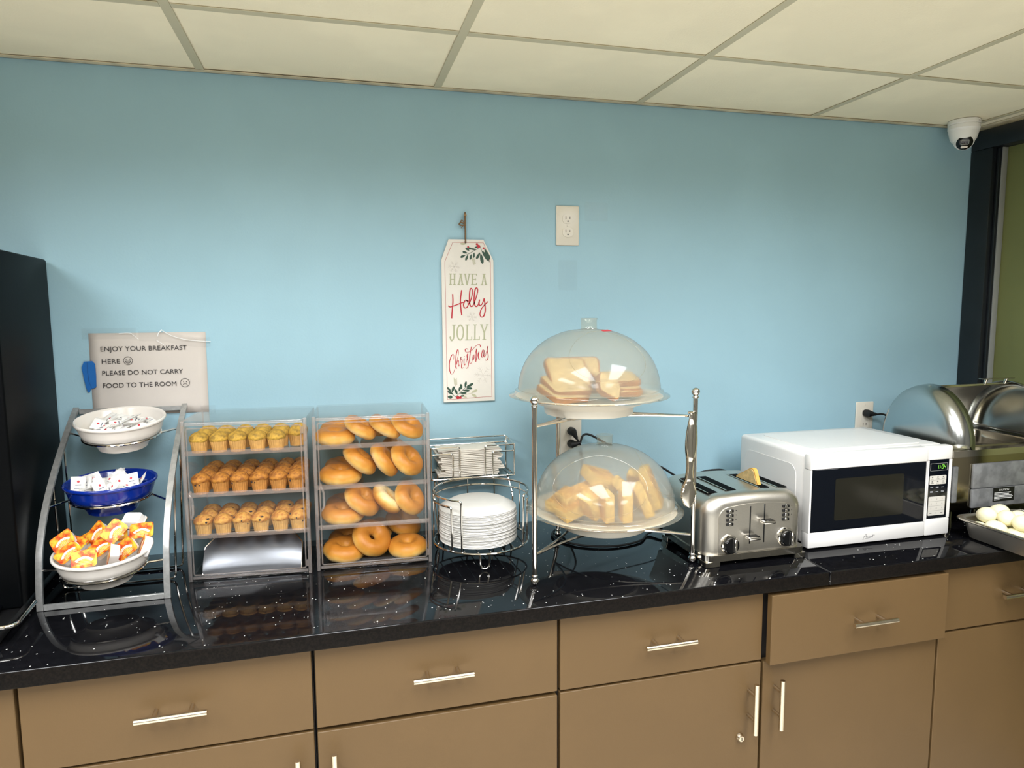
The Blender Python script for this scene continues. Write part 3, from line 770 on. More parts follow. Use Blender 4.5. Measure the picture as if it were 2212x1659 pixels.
# ---- bagels
def bagel_mat():
    m = mat('bagel_crust', 'c8862f', rough=0.42, spec=0.4, bump=(60, 0.35))
    nt = m.node_tree; N = nt.nodes; L = nt.links; b = N['Principled BSDF']
    tc = N.new('ShaderNodeTexCoord'); sp = N.new('ShaderNodeSeparateXYZ'); L.new(tc.outputs['Object'], sp.inputs[0])
    nz = N.new('ShaderNodeTexNoise'); nz.inputs['Scale'].default_value = 28; nz.inputs['Detail'].default_value = 4; L.new(tc.outputs['Object'], nz.inputs['Vector'])
    mu = N.new('ShaderNodeMath'); mu.operation = 'MULTIPLY_ADD'; L.new(sp.outputs[2], mu.inputs[0]); mu.inputs[1].default_value = 24.0; mu.inputs[2].default_value = 0.10
    ad = N.new('ShaderNodeMath'); ad.operation = 'MULTIPLY_ADD'; L.new(nz.outputs['Fac'], ad.inputs[0]); ad.inputs[1].default_value = 0.75; L.new(mu.outputs[0], ad.inputs[2])
    r = N.new('ShaderNodeValToRGB'); e = r.color_ramp.elements
    e[0].position = 0.10; e[0].color = lin('eed9a6'); e[1].position = 0.95; e[1].color = lin('b9772a')
    q = e.new(0.38); q.color = lin('e4b662'); q = e.new(0.62); q.color = lin('d3953d')
    L.new(ad.outputs[0], r.inputs[0]); L.new(r.outputs[0], b.inputs['Base Color'])
    return m
m_bag = bagel_mat()
def bagel_mesh(seed):
    b = MB(); NU, NV = 36, 16
    for i in range(NU):
        a = 2*PI*i/NU
        wob = 1+0.05*noise.noise(Vector((math.cos(a)*1.5+seed, math.sin(a)*1.5, 0.3)))
        for j in range(NV):
            t = 2*PI*j/NV
            R_, r_ = 0.0303*wob, 0.0216*(1+0.07*noise.noise(Vector((math.cos(a)*2.2, math.sin(a)*2.2, seed+5))))
            zz = r_*math.sin(t)
            if zz < 0: zz *= 0.82
            rr = R_+r_*math.cos(t)
            crease = -0.0012*math.exp(-((t-0.35)/0.22)**2) if seed % 2 else 0
            b.v.append(Vector(((rr+crease)*math.cos(a), (rr+crease)*math.sin(a), zz)))
    for i in range(NU):
        for j in range(NV):
            i2, j2 = (i+1) % NU, (j+1) % NV
            b.f.append([i*NV+j, i2*NV+j, i2*NV+j2, i*NV+j2]); b.mi.append(0)
    return b
bag_me = []
cB, sB = math.cos(BA_R), math.sin(BA_R)
BG = [  # shelf, x, y, z above shelf, axis, scale, label
    (3, -0.092, -0.040, 0.0175, (0.04, -0.05, 1), .97, 'flat golden bagel at the left of the top bagel shelf'),
    (3, -0.028, -0.042, 0.0385, (0.50, -0.08, 0.80), .88, 'leaning bagel second from left on the top bagel shelf'),
    (3, 0.034, -0.042, 0.0385, (0.50, -0.06, 0.80), .88, 'leaning bagel third from left on the top bagel shelf'),
    (3, 0.092, -0.045, 0.0385, (0.46, -0.28, 0.80), .88, 'leaning bagel at the right of the top bagel shelf'),
    (3, -0.085, 0.060, 0.0175, (0.0, -0.05, 1), .97, 'bagel lying behind the flat one on the top bagel shelf'),
    (3, 0.02, 0.060, 0.0175, (0.0, 0.03, 1), .97, 'bagel lying behind the leaning ones on the top bagel shelf'),
    (2, -0.082, -0.040, 0.0180, (0.06, -0.06, 1), 1.05, 'flat golden bagel at the left of the second bagel shelf'),
    (2, -0.033, -0.043, 0.0560, (0.66, -0.05, 0.75), .98, 'leaning bagel second from left on the second bagel shelf'),
    (2, 0.030, -0.043, 0.0520, (0.82, -0.14, 0.57), .94, 'steeply leaning bagel third from left on the second bagel shelf'),
    (2, 0.088, -0.044, 0.0510, (0.62, -0.42, 0.66), .96, 'leaning bagel with a creased face at the right of the second bagel shelf'),
    (2, -0.075, 0.058, 0.0180, (0.0, -0.05, 1), 1.0, 'bagel lying behind the flat one on the second bagel shelf'),
    (2, 0.070, 0.060, 0.0540, (0.66, -0.25, 0.75), .96, 'bagel leaning at the rear right of the second bagel shelf'),
    (1, -0.080, -0.040, 0.0185, (0.05, -0.06, 1), 1.05, 'flat golden bagel at the left of the third bagel shelf'),
    (1, -0.030, -0.044, 0.0540, (0.58, -0.30, 0.76), 1.0, 'leaning bagel second from left on the third bagel shelf'),
    (1, 0.036, -0.044, 0.0530, (-0.70, 0.12, -0.70), .90, 'pale undersided bagel third from left on the third bagel shelf'),
    (1, 0.0935, -0.047, 0.0510, (0.66, -0.52, 0.54), .93, 'bagel showing its hole at the right of the third bagel shelf'),
    (1, -0.075, 0.058, 0.0185, (0.0, -0.05, 1), 1.0, 'bagel lying behind the flat one on the third bagel shelf'),
    (1, 0.030, 0.060, 0.0185, (0.0, 0.03, 1), 1.0, 'bagel lying behind the leaning ones on the third bagel shelf'),
    (0, -0.078, -0.036, 0.0215, (0.10, -0.12, 1), 1.08, 'thick split bagel at the left of the lowest bagel shelf'),
    (0, -0.008, -0.042, 0.0505, (0.42, -0.60, 0.68), 1.04, 'bagel tilted forward with its hole in view on the lowest bagel shelf'),
    (0, 0.086, -0.044, 0.0205, (-0.03, -0.10, 1), 1.02, 'flat bagel at the right of the lowest bagel shelf'),
    (0, -0.072, 0.060, 0.0190, (0.0, -0.05, 1), 1.0, 'bagel lying at the rear left of the lowest bagel shelf'),
    (0, 0.080, 0.055, 0.0560, (0.40, -0.30, 0.86), 1.0, 'raised bagel at the rear right of the lowest bagel shelf'),
    (0, 0.004, 0.064, 0.0300, (-0.35, -0.35, 0.86), 0.98, 'bagel leaning at the rear middle of the lowest bagel shelf')]
for i, (s, x, y, dz, ax, sc_, lab) in enumerate(BG):
    if len(bag_me) < 4:
        o = bagel_mesh(len(bag_me)).build('bagel', m_bag, angle=80); bag_me.append(o.data)
    else:
        o = bpy.data.objects.new('bagel', bag_me[i % 4]); COL.objects.link(o)
    z_ = Vector(ax).normalized()
    z_ = Vector((z_.x*cB-z_.y*sB, z_.x*sB+z_.y*cB, z_.z))
    o.rotation_euler = (z_.to_track_quat('Z', 'Y').to_matrix() @ Matrix.Rotation(i*1.3, 3, 'Z')).to_euler()
    o.location = (BA_L[0]+x*cB-y*sB, BA_L[1]+x*sB+y*cB, BA_L[2]+SHELVES[s]+dz+0.0006)
    o.scale = (sc_,)*3
    tag(o, lab, 'bagel', 'bagels in the clear case')

# ================================================================== HANGING CHRISTMAS TAG
TX0, TX1, TZ0, TZS, TZ1 = 0.3735, 0.5265, 1.2935, 1.7055, 1.7645
def tg(cx, cy):
    """position on the board's printed face (its own drawing grid, 611 wide)"""
    t = (cy-277)/(1598-277.0); xl = 45+33*t; xr = 525+23*t
    return (TX0+(cx-xl)/(xr-xl)*(TX1-TX0), TZS-t*(TZS-TZ0))
tgt = thing('christmas_tag', 'tall white tag shaped holiday board hanging on the blue wall', 'wall decor', (0.45, -0.002, 1.53))
PY = -0.0105; FY2 = PY-0.0006
MB().prism([(TX0, TZ0), (TX1, TZ0), (TX1, TZS), (0.4975, TZ1), (0.3955, TZ1), (TX0, TZS)], -0.0015, PY, lambda a, b, d: (a, d, b)).build('board', mat('white_board_face', 'ddd8ce', rough=0.5, noise_=(9, 0.04)), tgt, angle=0)
m_cr2 = mat('crimson_print', 'b3202f', rough=0.45); m_sage = mat('sage_print', 'a9ab8d', rough=0.6); m_leaf = mat('dark_leaf_print', '274636', rough=0.5); m_pale = mat('pale_leaf_print', 'b5b497', rough=0.6); m_snow = mat('snowflake_print', 'c9c3ba', rough=0.6); m_pinkline = mat('red_line_print', 'b86a66', rough=0.5)
b = MB(); bl = [(148, 115), (430, 115), (497, 290), (520, 1558), (110, 1573), (77, 290)]
for p, q in zip(bl, bl[1:]+bl[:1]): flat_stroke(b, [tg(*p), tg(*q)], 0.0010, FY2)
b.build('border_line', m_pinkline, tgt, angle=0)
def script(b, strokes, w_, conv=lambda x, y: (x, y), y=FY2, vary=0.0):
    for k, st in enumerate(strokes):
        P = smooth([tg(*conv(*p)) + (0,) for p in st], 5)
        P = [(p[0], p[1]) for p in P]; N = len(P)
        ww = []
        for i in range(N):
            dz = P[min(i+1, N-1)][1]-P[max(i-1, 0)][1]; dx = P[min(i+1, N-1)][0]-P[max(i-1, 0)][0]
            ww.append(w_*(1+vary*(1 if dz < 0 and abs(dz) > abs(dx) else -0.6)))
        flat_stroke(b, P, ww, y-0.00004*(k+1))
holly = [[(150, 588), (153, 660), (147, 740), (143, 812)], [(232, 552), (222, 640), (226, 720), (235, 783)], [(110, 695), (130, 706), (180, 690), (225, 672), (252, 664)],
         [(264, 648), (250, 685), (260, 716), (283, 710), (293, 680), (282, 650), (268, 645), (300, 655)], [(293, 690), (312, 655), (328, 600), (330, 552), (318, 535), (307, 560), (304, 640), (312, 695), (330, 705)],
         [(330, 705), (350, 670), (372, 600), (381, 552), (370, 530), (355, 555), (347, 640), (355, 690), (370, 705), (386, 686), (396, 645)],
         [(398, 640), (394, 678), (405, 696), (425, 675), (440, 630)], [(440, 628), (448, 680), (452, 740), (440, 790), (418, 802), (403, 780), (412, 735), (440, 695), (478, 658)]]
b = MB(); script(b, holly, 0.0032, vary=0.15); o = b.build('lettering', m_cr2, tgt, angle=0); o['label'] = 'red script word Holly'
cv = lambda x, y: (x*0.4208, 960.3+y*0.421)
xm = [[(385, 560), (392, 480), (370, 440), (330, 500), (300, 620), (300, 760), (320, 850), (350, 885), (390, 850), (420, 760), (440, 680)],
      [(440, 680), (470, 560), (495, 420), (490, 352), (470, 350), (445, 450), (435, 600), (440, 700), (455, 765)], [(447, 690), (475, 592), (495, 590), (490, 650), (500, 710), (520, 700)],
      [(520, 700), (545, 560), (550, 505), (547, 560), (575, 572), (570, 640), (560, 720), (572, 765), (600, 740)], [(620, 540), (615, 620), (625, 690), (650, 670)], [(620, 492), (630, 502)],
      [(650, 670), (690, 520), (700, 440), (680, 470), (690, 560), (710, 640), (700, 740), (670, 765), (655, 740)], [(775, 280), (750, 420), (735, 560), (740, 640), (760, 665), (790, 620)],
      [(700, 350), (670, 320), (640, 340), (650, 390), (700, 402), (780, 370), (860, 280), (930, 235), (965, 250), (978, 295)], [(790, 620), (815, 470), (822, 480), (822, 580), (870, 400), (893, 330), (880, 480), (875, 625)],
      [(880, 600), (920, 450), (940, 400), (930, 500), (945, 570), (970, 550)], [(1050, 370), (1030, 360), (1005, 440), (1005, 520), (1030, 510), (1055, 420), (1056, 370), (1050, 480), (1065, 520), (1085, 490)],
      [(1085, 490), (1120, 360), (1145, 280), (1130, 300), (1125, 380), (1145, 460), (1145, 540), (1110, 600), (1085, 580)]]
b = MB(); script(b, xm, 0.0016, cv, vary=0.45); o = b.build('lettering', m_cr2, tgt, angle=0); o['label'] = 'red script word Christmas'
def slab(b, ch, x0, x1, y0, y1):
    """slab serif capital in the drawing grid"""
    w_ = 13; m = (x0+x1)/2; h = y1-y0
    def bar(p, q, t=w_): flat_stroke(b, [tg(*p), tg(*q)], t*0.000318, FY2-0.00003*random.random())
    def ser(x, y, r=12): bar((x-r, y), (x+r, y), 8)
    if ch == 'H':
        for x in (x0+12, x1-12): bar((x, y0), (x, y1)); ser(x, y0+4); ser(x, y1-4)
        bar((x0+12, (y0+y1)/2), (x1-12, (y0+y1)/2), 8)
    if ch == 'A':
        bar((m, y0+2), (x0+10, y1), 10); bar((m, y0+2), (x1-10, y1)); bar((x0+18, y0+h*0.66), (x1-18, y0+h*0.66), 8); ser(x0+10, y1-4); ser(x1-10, y1-4); ser(m, y0+4, 14)
    if ch == 'V': bar((x0+10, y0), (m, y1)); bar((x1-10, y0), (m, y1), 10); ser(x0+10, y0+4); ser(x1-10, y0+4)
    if ch == 'E':
        bar((x0+13, y0), (x0+13, y1)); bar((x0, y0+4), (x1, y0+4), 8); bar((x0, y1-4), (x1, y1-4), 8); bar((x0+13, (y0+y1)/2), (x1-10, (y0+y1)/2), 8); bar((x1-4, y0), (x1-4, y0+20), 8); bar((x1-4, y1-20), (x1-4, y1), 8); bar((x1-12, y0+h*0.42), (x1-12, y0+h*0.58), 7)
    if ch == 'L': bar((x0+18, y0), (x0+18, y1)); bar((x0, y1-4), (x1, y1-4), 9); bar((x1-4, y1-34), (x1-4, y1), 8); ser(x0+18, y0+4, 18)
    if ch == 'J':
        script(b, [[(x1-16, y0), (x1-16, y1-40), (x1-26, y1-8), (x0+20, y1-2), (x0+8, y1-26)]], w_*0.000318); ser(x1-16, y0+4, 17)
        b.add([(tg(x0+10, y1-30)[0]+0.003*math.cos(i*PI/4), FY2, tg(x0+10, y1-30)[1]+0.003*math.sin(i*PI/4)) for i in range(8)], [tuple(range(8))])
    if ch == 'O': flat_stroke(b, [tg(m+(x1-x0)*0.42*math.cos(i*PI/16), (y0+y1)/2+h*0.47*math.sin(i*PI/16)) for i in range(33)], w_*0.000318, FY2)
    if ch == 'Y': bar((x0+12, y0), (m, y0+h*0.55)); bar((x1-12, y0), (m, y0+h*0.55), 10); bar((m, y0+h*0.5), (m, y1)); ser(x0+12, y0+4); ser(x1-12, y0+4); ser(m, y1-4, 18)
b = MB()
for ch, x0, x1 in (('H', 118, 178), ('A', 195, 250), ('V', 252, 312), ('E', 318, 373), ('A', 410, 467)): slab(b, ch, x0, x1, 400, 505)
o = b.build('lettering', m_sage, tgt, angle=0); o['label'] = 'sage slab letters HAVE A'
b = MB()
for ch, x0, x1 in (('J', 122, 180), ('O', 188, 257), ('L', 268, 332), ('L', 340, 403), ('Y', 405, 484)): slab(b, ch, x0, x1, 870, 1018)
o = b.build('lettering', m_sage, tgt, angle=0); o['label'] = 'sage slab letters JOLLY'
def leaf(b, x, y, ln, wd, ang, dy=0):
    c, s = math.cos(math.radians(ang)), math.sin(math.radians(ang)); P = []
    for i in range(16):
        t = 2*PI*i/16; u = ln/2*(1+math.cos(t)); v = wd/2*math.sin(t)*(0.55+0.45*min(1, u/ln*1.6))
        P.append(tg(x+u*c-v*s, y+u*s+v*c))
    b.add([(p[0], FY2-dy, p[1]) for p in P], [tuple(range(16))])
def print_leaves(name, m, leaves, stems, sw=0.0011):
    b = MB()
    for x, y, ln, wd, an in leaves: leaf(b, x, y, ln, wd, an, 0.00002*len(b.f))
    for st in stems: flat_stroke(b, [tg(*p) for p in st], sw, FY2-0.0004)
    return b.build(name, m, tgt, angle=0)
print_leaves('sprig', m_leaf, ((262, 232, 48, 24, 155), (282, 212, 46, 22, 195), (300, 190, 44, 22, 215), (330, 178, 46, 20, 200), (285, 230, 54, 22, 110), (318, 222, 50, 20, 100), (345, 205, 50, 20, 95), (362, 180, 46, 18, 190),
             (400, 205, 70, 26, 120), (405, 215, 96, 34, 78), (420, 190, 110, 34, 55), (440, 170, 110, 32, 62), (385, 150, 40, 16, 160)), ([(240, 245), (300, 215), (370, 175), (400, 150)], [(400, 150), (430, 230), (490, 290)]))
print_leaves('sprig', m_leaf, ((200, 1525, 52, 26, -115), (215, 1500, 50, 22, -75), (240, 1480, 52, 24, -100), (270, 1462, 58, 22, -80), (285, 1462, 70, 26, -30), (282, 1468, 56, 24, 8), (250, 1490, 64, 24, 5), (225, 1515, 60, 22, 0), (112, 1545, 44, 34, 10),
             (150, 1505, 60, 26, -70), (165, 1525, 62, 22, -150), (145, 1500, 60, 20, -130), (225, 1545, 40, 18, -10)), ([(185, 1550), (240, 1495), (300, 1440)], [(185, 1550), (150, 1520), (112, 1490)]))
print_leaves('pale_sprig', m_pale, ((330, 1515, 60, 26, -25), (330, 1525, 58, 26, 35), (250, 1545, 40, 14, 20)), ([(240, 1540), (335, 1518)],), 0.0007)
print_leaves('pale_leaf', m_pale, ((275, 128, 60, 20, 180),), ())
for cx, cy, an in ((335, 290, -60), (185, 1410, -80)):
    L2 = []
    for i in range(7):
        p = (cx-8+4*i*math.cos(math.radians(an)), cy+i*9*math.sin(math.radians(an))*-1-20)
        L2 += [p+(26, 5, an-35), p+(26, 5, an+35)]
    q = math.radians(an)
    print_leaves('pine_cone', m_pale, L2, ([(cx-8, cy-24), (cx-8+24*math.cos(q), cy-54*math.sin(q)-16)],), 0.0005)
for x, y, r_ in ((385, 150, 16), (370, 130, 11), (288, 156, 9), (432, 165, 9), (205, 1556, 15), (228, 1558, 12)):
    b = MB(); b.add([(tg(x+r_*math.cos(i*PI/6), y+r_*math.sin(i*PI/6))[0], FY2-0.0006, tg(x+r_*math.cos(i*PI/6), y+r_*math.sin(i*PI/6))[1]) for i in range(12)], [tuple(range(12))])
    b.build('holly_berry', m_cr2, tgt, angle=0)
for cx, cy, r_ in ((160, 338, 54), (328, 800, 46), (436, 1350, 84)):
    b = MB()
    for k in range(6):
        a = math.radians(60*k+5); d = (math.cos(a), math.sin(a))
        flat_stroke(b, [tg(cx, cy), tg(cx+d[0]*r_, cy+d[1]*r_)], 0.0008, FY2)
        for f in (0.45, 0.72):
            for s in (-1, 1):
                a2 = a+s*0.85; flat_stroke(b, [tg(cx+d[0]*r_*f, cy+d[1]*r_*f), tg(cx+d[0]*r_*f+math.cos(a2)*r_*0.3, cy+d[1]*r_*f+math.sin(a2)*r_*0.3)], 0.0007, FY2)
    b.build('snowflake', m_snow, tgt, angle=0)
m_tw = mat('jute_twine', '7a6248', rough=0.95, bump=(300, 0.6)); m_nail = mat('bronze_nail', '8c6d4a', rough=0.35, metal=0.9)
b = MB(); b.tube(smooth([(0.4445, -0.013, 1.7555), (0.4440, -0.013, 1.80), (0.4435, -0.012, 1.834), (0.4455, -0.008, 1.838), (0.4460, -0.004, 1.80), (0.4460, -0.0012, 1.76)], 4), 0.0022, 6)
b.tube(smooth([(0.443, -0.013, 1.808), (0.432, -0.015, 1.812), (0.426, -0.015, 1.806), (0.436, -0.016, 1.803), (0.443, -0.014, 1.806)], 4), 0.0022, 6)
b.tube(smooth([(0.442, -0.014, 1.812), (0.434, -0.016, 1.818), (0.429, -0.016, 1.813)], 4), 0.0014, 5); b.tube([(0.438, -0.0145, 1.804), (0.432, -0.016, 1.796)], 0.0010, 5)
b.build('twine', m_tw, tgt)
b = MB().tube([(0.4445, -0.0005, 1.831), (0.4445, -0.014, 1.8325)], 0.0014, 8).lathe([(0, 0), (0.0035, 0), (0.0035, 0.0012), (0, 0.0016)], 12, T=at((0.4445, -0.014, 1.8325), (PI/2, 0, 0)))
tag(b.build('nail', m_nail), 'small bronze nail holding the twine of the holiday board', 'nail')
b = MB().lathe([(0, 0), (0.0032, 0), (0.0032, 0.0004), (0, 0.0004)], 14, T=at((0.4445, PY, 1.757), (PI/2, 0, 0))); b.build('twine_hole', MT['black'], tgt)
# ================================================================== WALL OUTLETS
m_slot = mat('outlet_slot', '3a342c', rough=0.6); m_plate = mat('outlet_plastic', 'dfd9cb', rough=0.25)
def outlet(x, z, label, decora=False):
    t = thing('wall_outlet', label, 'outlet', (x, 0, z), group='wall outlets')
    MB().rbox(x-0.0365, x+0.0365, -0.0055, -0.0004, z-0.0585, z+0.0585, 0.003, 3).build('cover_plate', m_plate, t)
    if decora:
        MB().rbox(x-0.0165, x+0.0165, -0.0072, -0.0056, z-0.033, z+0.033, 0.001, 1).build('receptacle', m_plate, t)
        for s in (-1, 1):
            b = MB().box(x-0.007, x-0.005, -0.0076, -0.0071, z+s*0.02-0.004, z+s*0.02+0.004).box(x+0.005, x+0.007, -0.0076, -0.0071, z+s*0.02-0.004, z+s*0.02+0.004)
            b.build('slot', m_slot, t, angle=0)
    else:
        for s in (-1, 1):
            zc = z+s*0.0195
            rc = MB().prism([(x+max(-0.0165, min(0.0165, 0.0185*math.cos(a))), zc+0.0145*math.sin(a)) for a in [2*PI*i/28 for i in range(28)]], -0.0076, -0.0054, lambda a, b, d: (a, d, b)).build('receptacle', m_plate, t, angle=30)
            MB().box(x-0.0075, x-0.0053, -0.0079, -0.0075, zc-0.001, zc+0.0075).build('slot', m_slot, rc, angle=0)
            MB().box(x+0.0053, x+0.0070, -0.0079, -0.0075, zc+0.0, zc+0.0070).build('slot', m_slot, rc, angle=0)
            MB().prism([(x+0.0024*math.cos(a), zc-0.0065+0.0024*math.sin(a)) for a in [2*PI*i/12 for i in range(12)]], -0.0079, -0.0075, lambda a, b, d: (a, d, b)).build('ground_hole', MT['black'], rc, angle=0)
    for zz in ((z,) if not decora else (z-0.048, z+0.048)):
        MB().lathe([(0, 0.0013), (0.0028, 0.001), (0.003, 0)], 12, T=at((x, -0.0054, zz), (PI/2, 0, 0))).build('screw', m_plate, t)
    return t
outlet(0.7575, 1.8115, 'ivory double wall outlet high on the blue wall, nothing plugged in')
outlet(0.7680, 1.1690, 'wall outlet with two black plugs behind the cake stand')
outlet(1.8575, 1.1755, 'wall outlet with one black plug above the microwave', True)

# ================================================================== PLATE AND NAPKIN CADDY
cad = thing('wire_caddy', 'chrome wire caddy for plates and napkins beside the bagel case', 'caddy', (0.433, -0.23, ZC))
cx, cyy, R0 = 0.434, -0.230, 0.127
CHW = MT['chrome']
def ring_pts(z, a0, a1, n=40): return arc((cx, cyy, z), R0, a0, a1, n)
zb = 0.9515
for z, a0, a1 in ((1.0855, -41, 235), (1.0665, -27, 222)):
    p = ring_pts(z, a0, a1)
    e0 = Vector(p[0]); e1 = Vector(p[-1])
    s0 = Vector((cx+(e0.x-cx)*0.985, cyy+(e0.y-cyy)*0.985, zb)); s1 = Vector((cx+(e1.x-cx)*0.985, cyy+(e1.y-cyy)*0.985, zb))
    MB().tube(fillet([s0]+p+[s1], 0.008), 0.0027, 8).build('plate_ring', CHW, cad)
MB().tube(ring_pts(zb, 0, 360, 48)[:-1], 0.003, 8, closed=True).build('base_ring', CHW, cad)
for k in range(7):
    x = cx-0.096+0.032*k; h = math.sqrt(R0**2-(x-cx)**2)
    MB().tube([(x, cyy-h, zb+0.001), (x, cyy+h, zb+0.001)], 0.0018, 6).build('floor_wire', CHW, cad)
for a in (95, 20, 165):
    x, y = cx+R0*math.cos(math.radians(a)), cyy+R0*math.sin(math.radians(a))
    MB().tube([(x, y, zb), (x, y, 1.0855)], 0.002, 6).build('upright', CHW, cad)
for a in (-98, 40, 150):
    x, y = cx+R0*math.cos(math.radians(a)), cyy+R0*math.sin(math.radians(a))
    tx, ty = -math.sin(math.radians(a))*0.0115, math.cos(math.radians(a))*0.0115
    MB().tube(fillet([(x-tx, y-ty, zb), (x-tx, y-ty, 0.9195), (x, y, 0.9128), (x+tx, y+ty, 0.9195), (x+tx, y+ty, zb)], 0.012, 5), 0.0025, 8).build('foot', CHW, cad)
bx0, bx1, by0, by1, bz0, bz1 = 0.318, 0.557, -0.118, -0.020, 1.0905, 1.186
def bw(pts, r=0.0024): MB().tube(fillet(pts, 0.007), r, 8).build('basket_wire', CHW, cad)
MB().tube([(x, y, bz0) for x, y in rrect(bx0, bx1, by0, by1, 0.006, 3)], 0.0027, 8, closed=True).build('basket_base', CHW, cad)
for k in range(9):
    x = bx0+0.0125+k*0.0265
    MB().tube([(x, by0, bz0+0.0005), (x, by1, bz0+0.0005)], 0.0017, 6).build('floor_wire', CHW, cad)
for z, xl, xr_ in ((bz1-0.006, 0.3985, 0.4715), (bz1-0.0245, 0.3790, 0.4935)):
    bw([(xl, by0, bz0), (xl, by0, z), (bx0, by0, z), (bx0, by1, z+0.008), (bx1, by1, z+0.008), (bx1, by0, z), (xr_, by0, z), (xr_, by0, bz0)])
for x in (bx0, bx1):
    for y in (by0, by1): bw([(x, y, bz0), (x, y, bz1-(0.004 if y == by0 else 0))], 0.0018)
for s in (-1, 1):
    bw([(cx+s*0.105, by0+0.01, bz0), (cx+s*0.112, by0-0.022, 1.04), (cx+s*0.105, -0.160, zb)], 0.0024)
    bw([(cx+s*0.085, by1, bz0), (cx+s*0.085, by1-0.012, 0.9135), (cx+s*0.085, -0.12, 0.9135), (cx+s*0.09, -0.142, zb)], 0.0024)

rn = random.Random(3)
def nth(n):
    W_ = 'zeroth first second third fourth fifth sixth seventh eighth ninth tenth eleventh twelfth thirteenth fourteenth fifteenth sixteenth seventeenth eighteenth nineteenth twentieth'.split()
    return W_[n] if n <= 20 else 'twenty-'+W_[n-20]
npk = 15
for k in range(npk):                    # each folded napkin is a thing of its own
    b = MB(); nx, ny = 14, 4
    z0 = bz0+0.0028+k*0.00525; w0 = 0.088+rn.uniform(-0.004, 0.004); jx = rn.uniform(-0.007, 0.007)+(0.014 if k in (3, 4) else 0)-(0.006 if k < 5 else 0); jr = rn.uniform(-0.03, 0.03)
    for s in (0, 1):
        for i in range(nx+1):
            for j in range(ny+1):
                u, v = i/nx*2-1, j/ny*2-1
                amp = 0.0009*math.sin(u*5+k*1.7+v)+0.0007*math.sin(u*11+k)
                th = 0.0047*(1-0.25*abs(v)**3)
                x = cx-0.003+jx+u*w0; y = -0.070+v*0.037; x += -v*jr*0.037; y += u*jr*w0
                b.v.append(Vector((x, max(min(y, -0.026), -0.113), z0+amp*0.6+(th if s else 0))))
    q = (nx+1)*(ny+1)
    for i in range(nx):
        for j in range(ny):
            a = i*(ny+1)+j; b.f.append([a, a+1, a+ny+2, a+ny+1]); b.f.append([q+a, q+a+ny+1, q+a+ny+2, q+a+1]); b.mi += [0, 0]
    rim = [i*(ny+1) for i in range(nx+1)]+[nx*(ny+1)+j for j in range(1, ny+1)]+[i*(ny+1)+ny for i in range(nx-1, -1, -1)]+[j for j in range(ny-1, 0, -1)]
    for i, a in enumerate(rim): c = rim[(i+1) % len(rim)]; b.f.append([a, q+a, q+c, c]); b.mi.append(0)
    o = b.build('paper_napkin', MT['napkin'], angle=50)
    tag(o, 'topmost folded white napkin in the wire basket' if k == npk-1 else f'folded white paper napkin, {nth(npk-k)} from the top of the stack in the basket', 'napkin', 'napkins in the basket')
# stack of upturned foam plates
NP = 28
pl = MB().lathe([(0, 0.0162), (0.0680, 0.0162), (0.0725, 0.0150), (0.1000, 0.0012), (0.1010, 0.0), (0.1024, 0.0002), (0.1028, 0.0008), (0.1016, 0.0018), (0.0745, 0.0166), (0.0700, 0.0180), (0, 0.0180)], 56)
me_pl = None
for k in range(NP):
    if me_pl is None: o = pl.build('foam_plate', MT['plate'], angle=50); me_pl = o.data
    else: o = bpy.data.objects.new('foam_plate', me_pl); COL.objects.link(o)
    o.location = (0.4255+rn.uniform(-0.0018, 0.0018), -0.232+rn.uniform(-0.0018, 0.0018), zb+0.0055+k*0.00312)
    o.rotation_euler = (rn.uniform(-0.006, 0.006), rn.uniform(-0.006, 0.006), k)
    tag(o, 'topmost upturned white foam plate in the wire rack' if k == NP-1 else f'upturned white foam plate, {nth(NP-k)} from the top of the stack in the wire rack', 'plate', 'foam plates in the rack')

# ================================================================== TWO TIER CAKE STAND
ST = thing('cake_stand', 'chrome three post two tier stand holding the domed plates', 'stand', (0.71, -0.365, ZC))
POST = [(0.5100, -0.480), (0.9425, -0.449), (0.6740, -0.165)]
for x, y in POST:
    p = MB().tube([(x, y, 0.925), (x, y, 1.345)], 0.0062, 14).build('post', CHW, ST)
    for zc, r_, nm in ((1.3545, 0.0108, 'top_ball'), (0.9205, 0.0100, 'foot_ball')):
        b = MB().lathe([(r_*math.sin(PI*i/12), -r_*math.cos(PI*i/12)) if 0 < i < 12 else (0, -r_*math.cos(PI*i/12)) for i in range(13)], 20, T=at((x, y, zc)))
        if nm == 'top_ball': b.lathe([(0.0078, 0), (0.0082, 0.002), (0.0078, 0.004), (0.006, 0.005)], 14, T=at((x, y, zc-0.0155)))
        else: b.lathe([(0.006, 0), (0.0078, 0.002), (0.0078, 0.005), (0.006, 0.007)], 14, T=at((x, y, zc+0.009)))
        b.build(nm, CHW, p, angle=60)
ctr = Vector((0.71, -0.365))
for z0, zm in ((0.984, 0.9985), (1.2925, 1.2965)):
    for i in range(3):
        a, b_ = Vector(POST[i]), Vector(POST[(i+1) % 3]); mid = (a+b_)/2; inn = (ctr-mid).normalized()
        P = []
        for k in range(17):
            t = k/16; f = math.sin(PI*t)**1.0
            q = a.lerp(b_, t)+inn*0.060*f
            P.append((q.x, q.y, z0+(zm-z0)*f))
        MB().tube(P, 0.0032, 8).build('tier_wire', CHW, ST)
m_plw = mat('white_melamine', 'e2dccf', rough=0.3, spec=0.5)
pprof = [(0, 0.005), (0.100, 0.005), (0.1035, 0.0), (0.1110, 0.0), (0.1125, 0.003), (0.1140, 0.018), (0.122, 0.022), (0.150, 0.032), (0.180, 0.041), (0.1860, 0.0445), (0.1855, 0.0465), (0.180, 0.0455), (0.150, 0.0365), (0.110, 0.0285), (0, 0.028)]
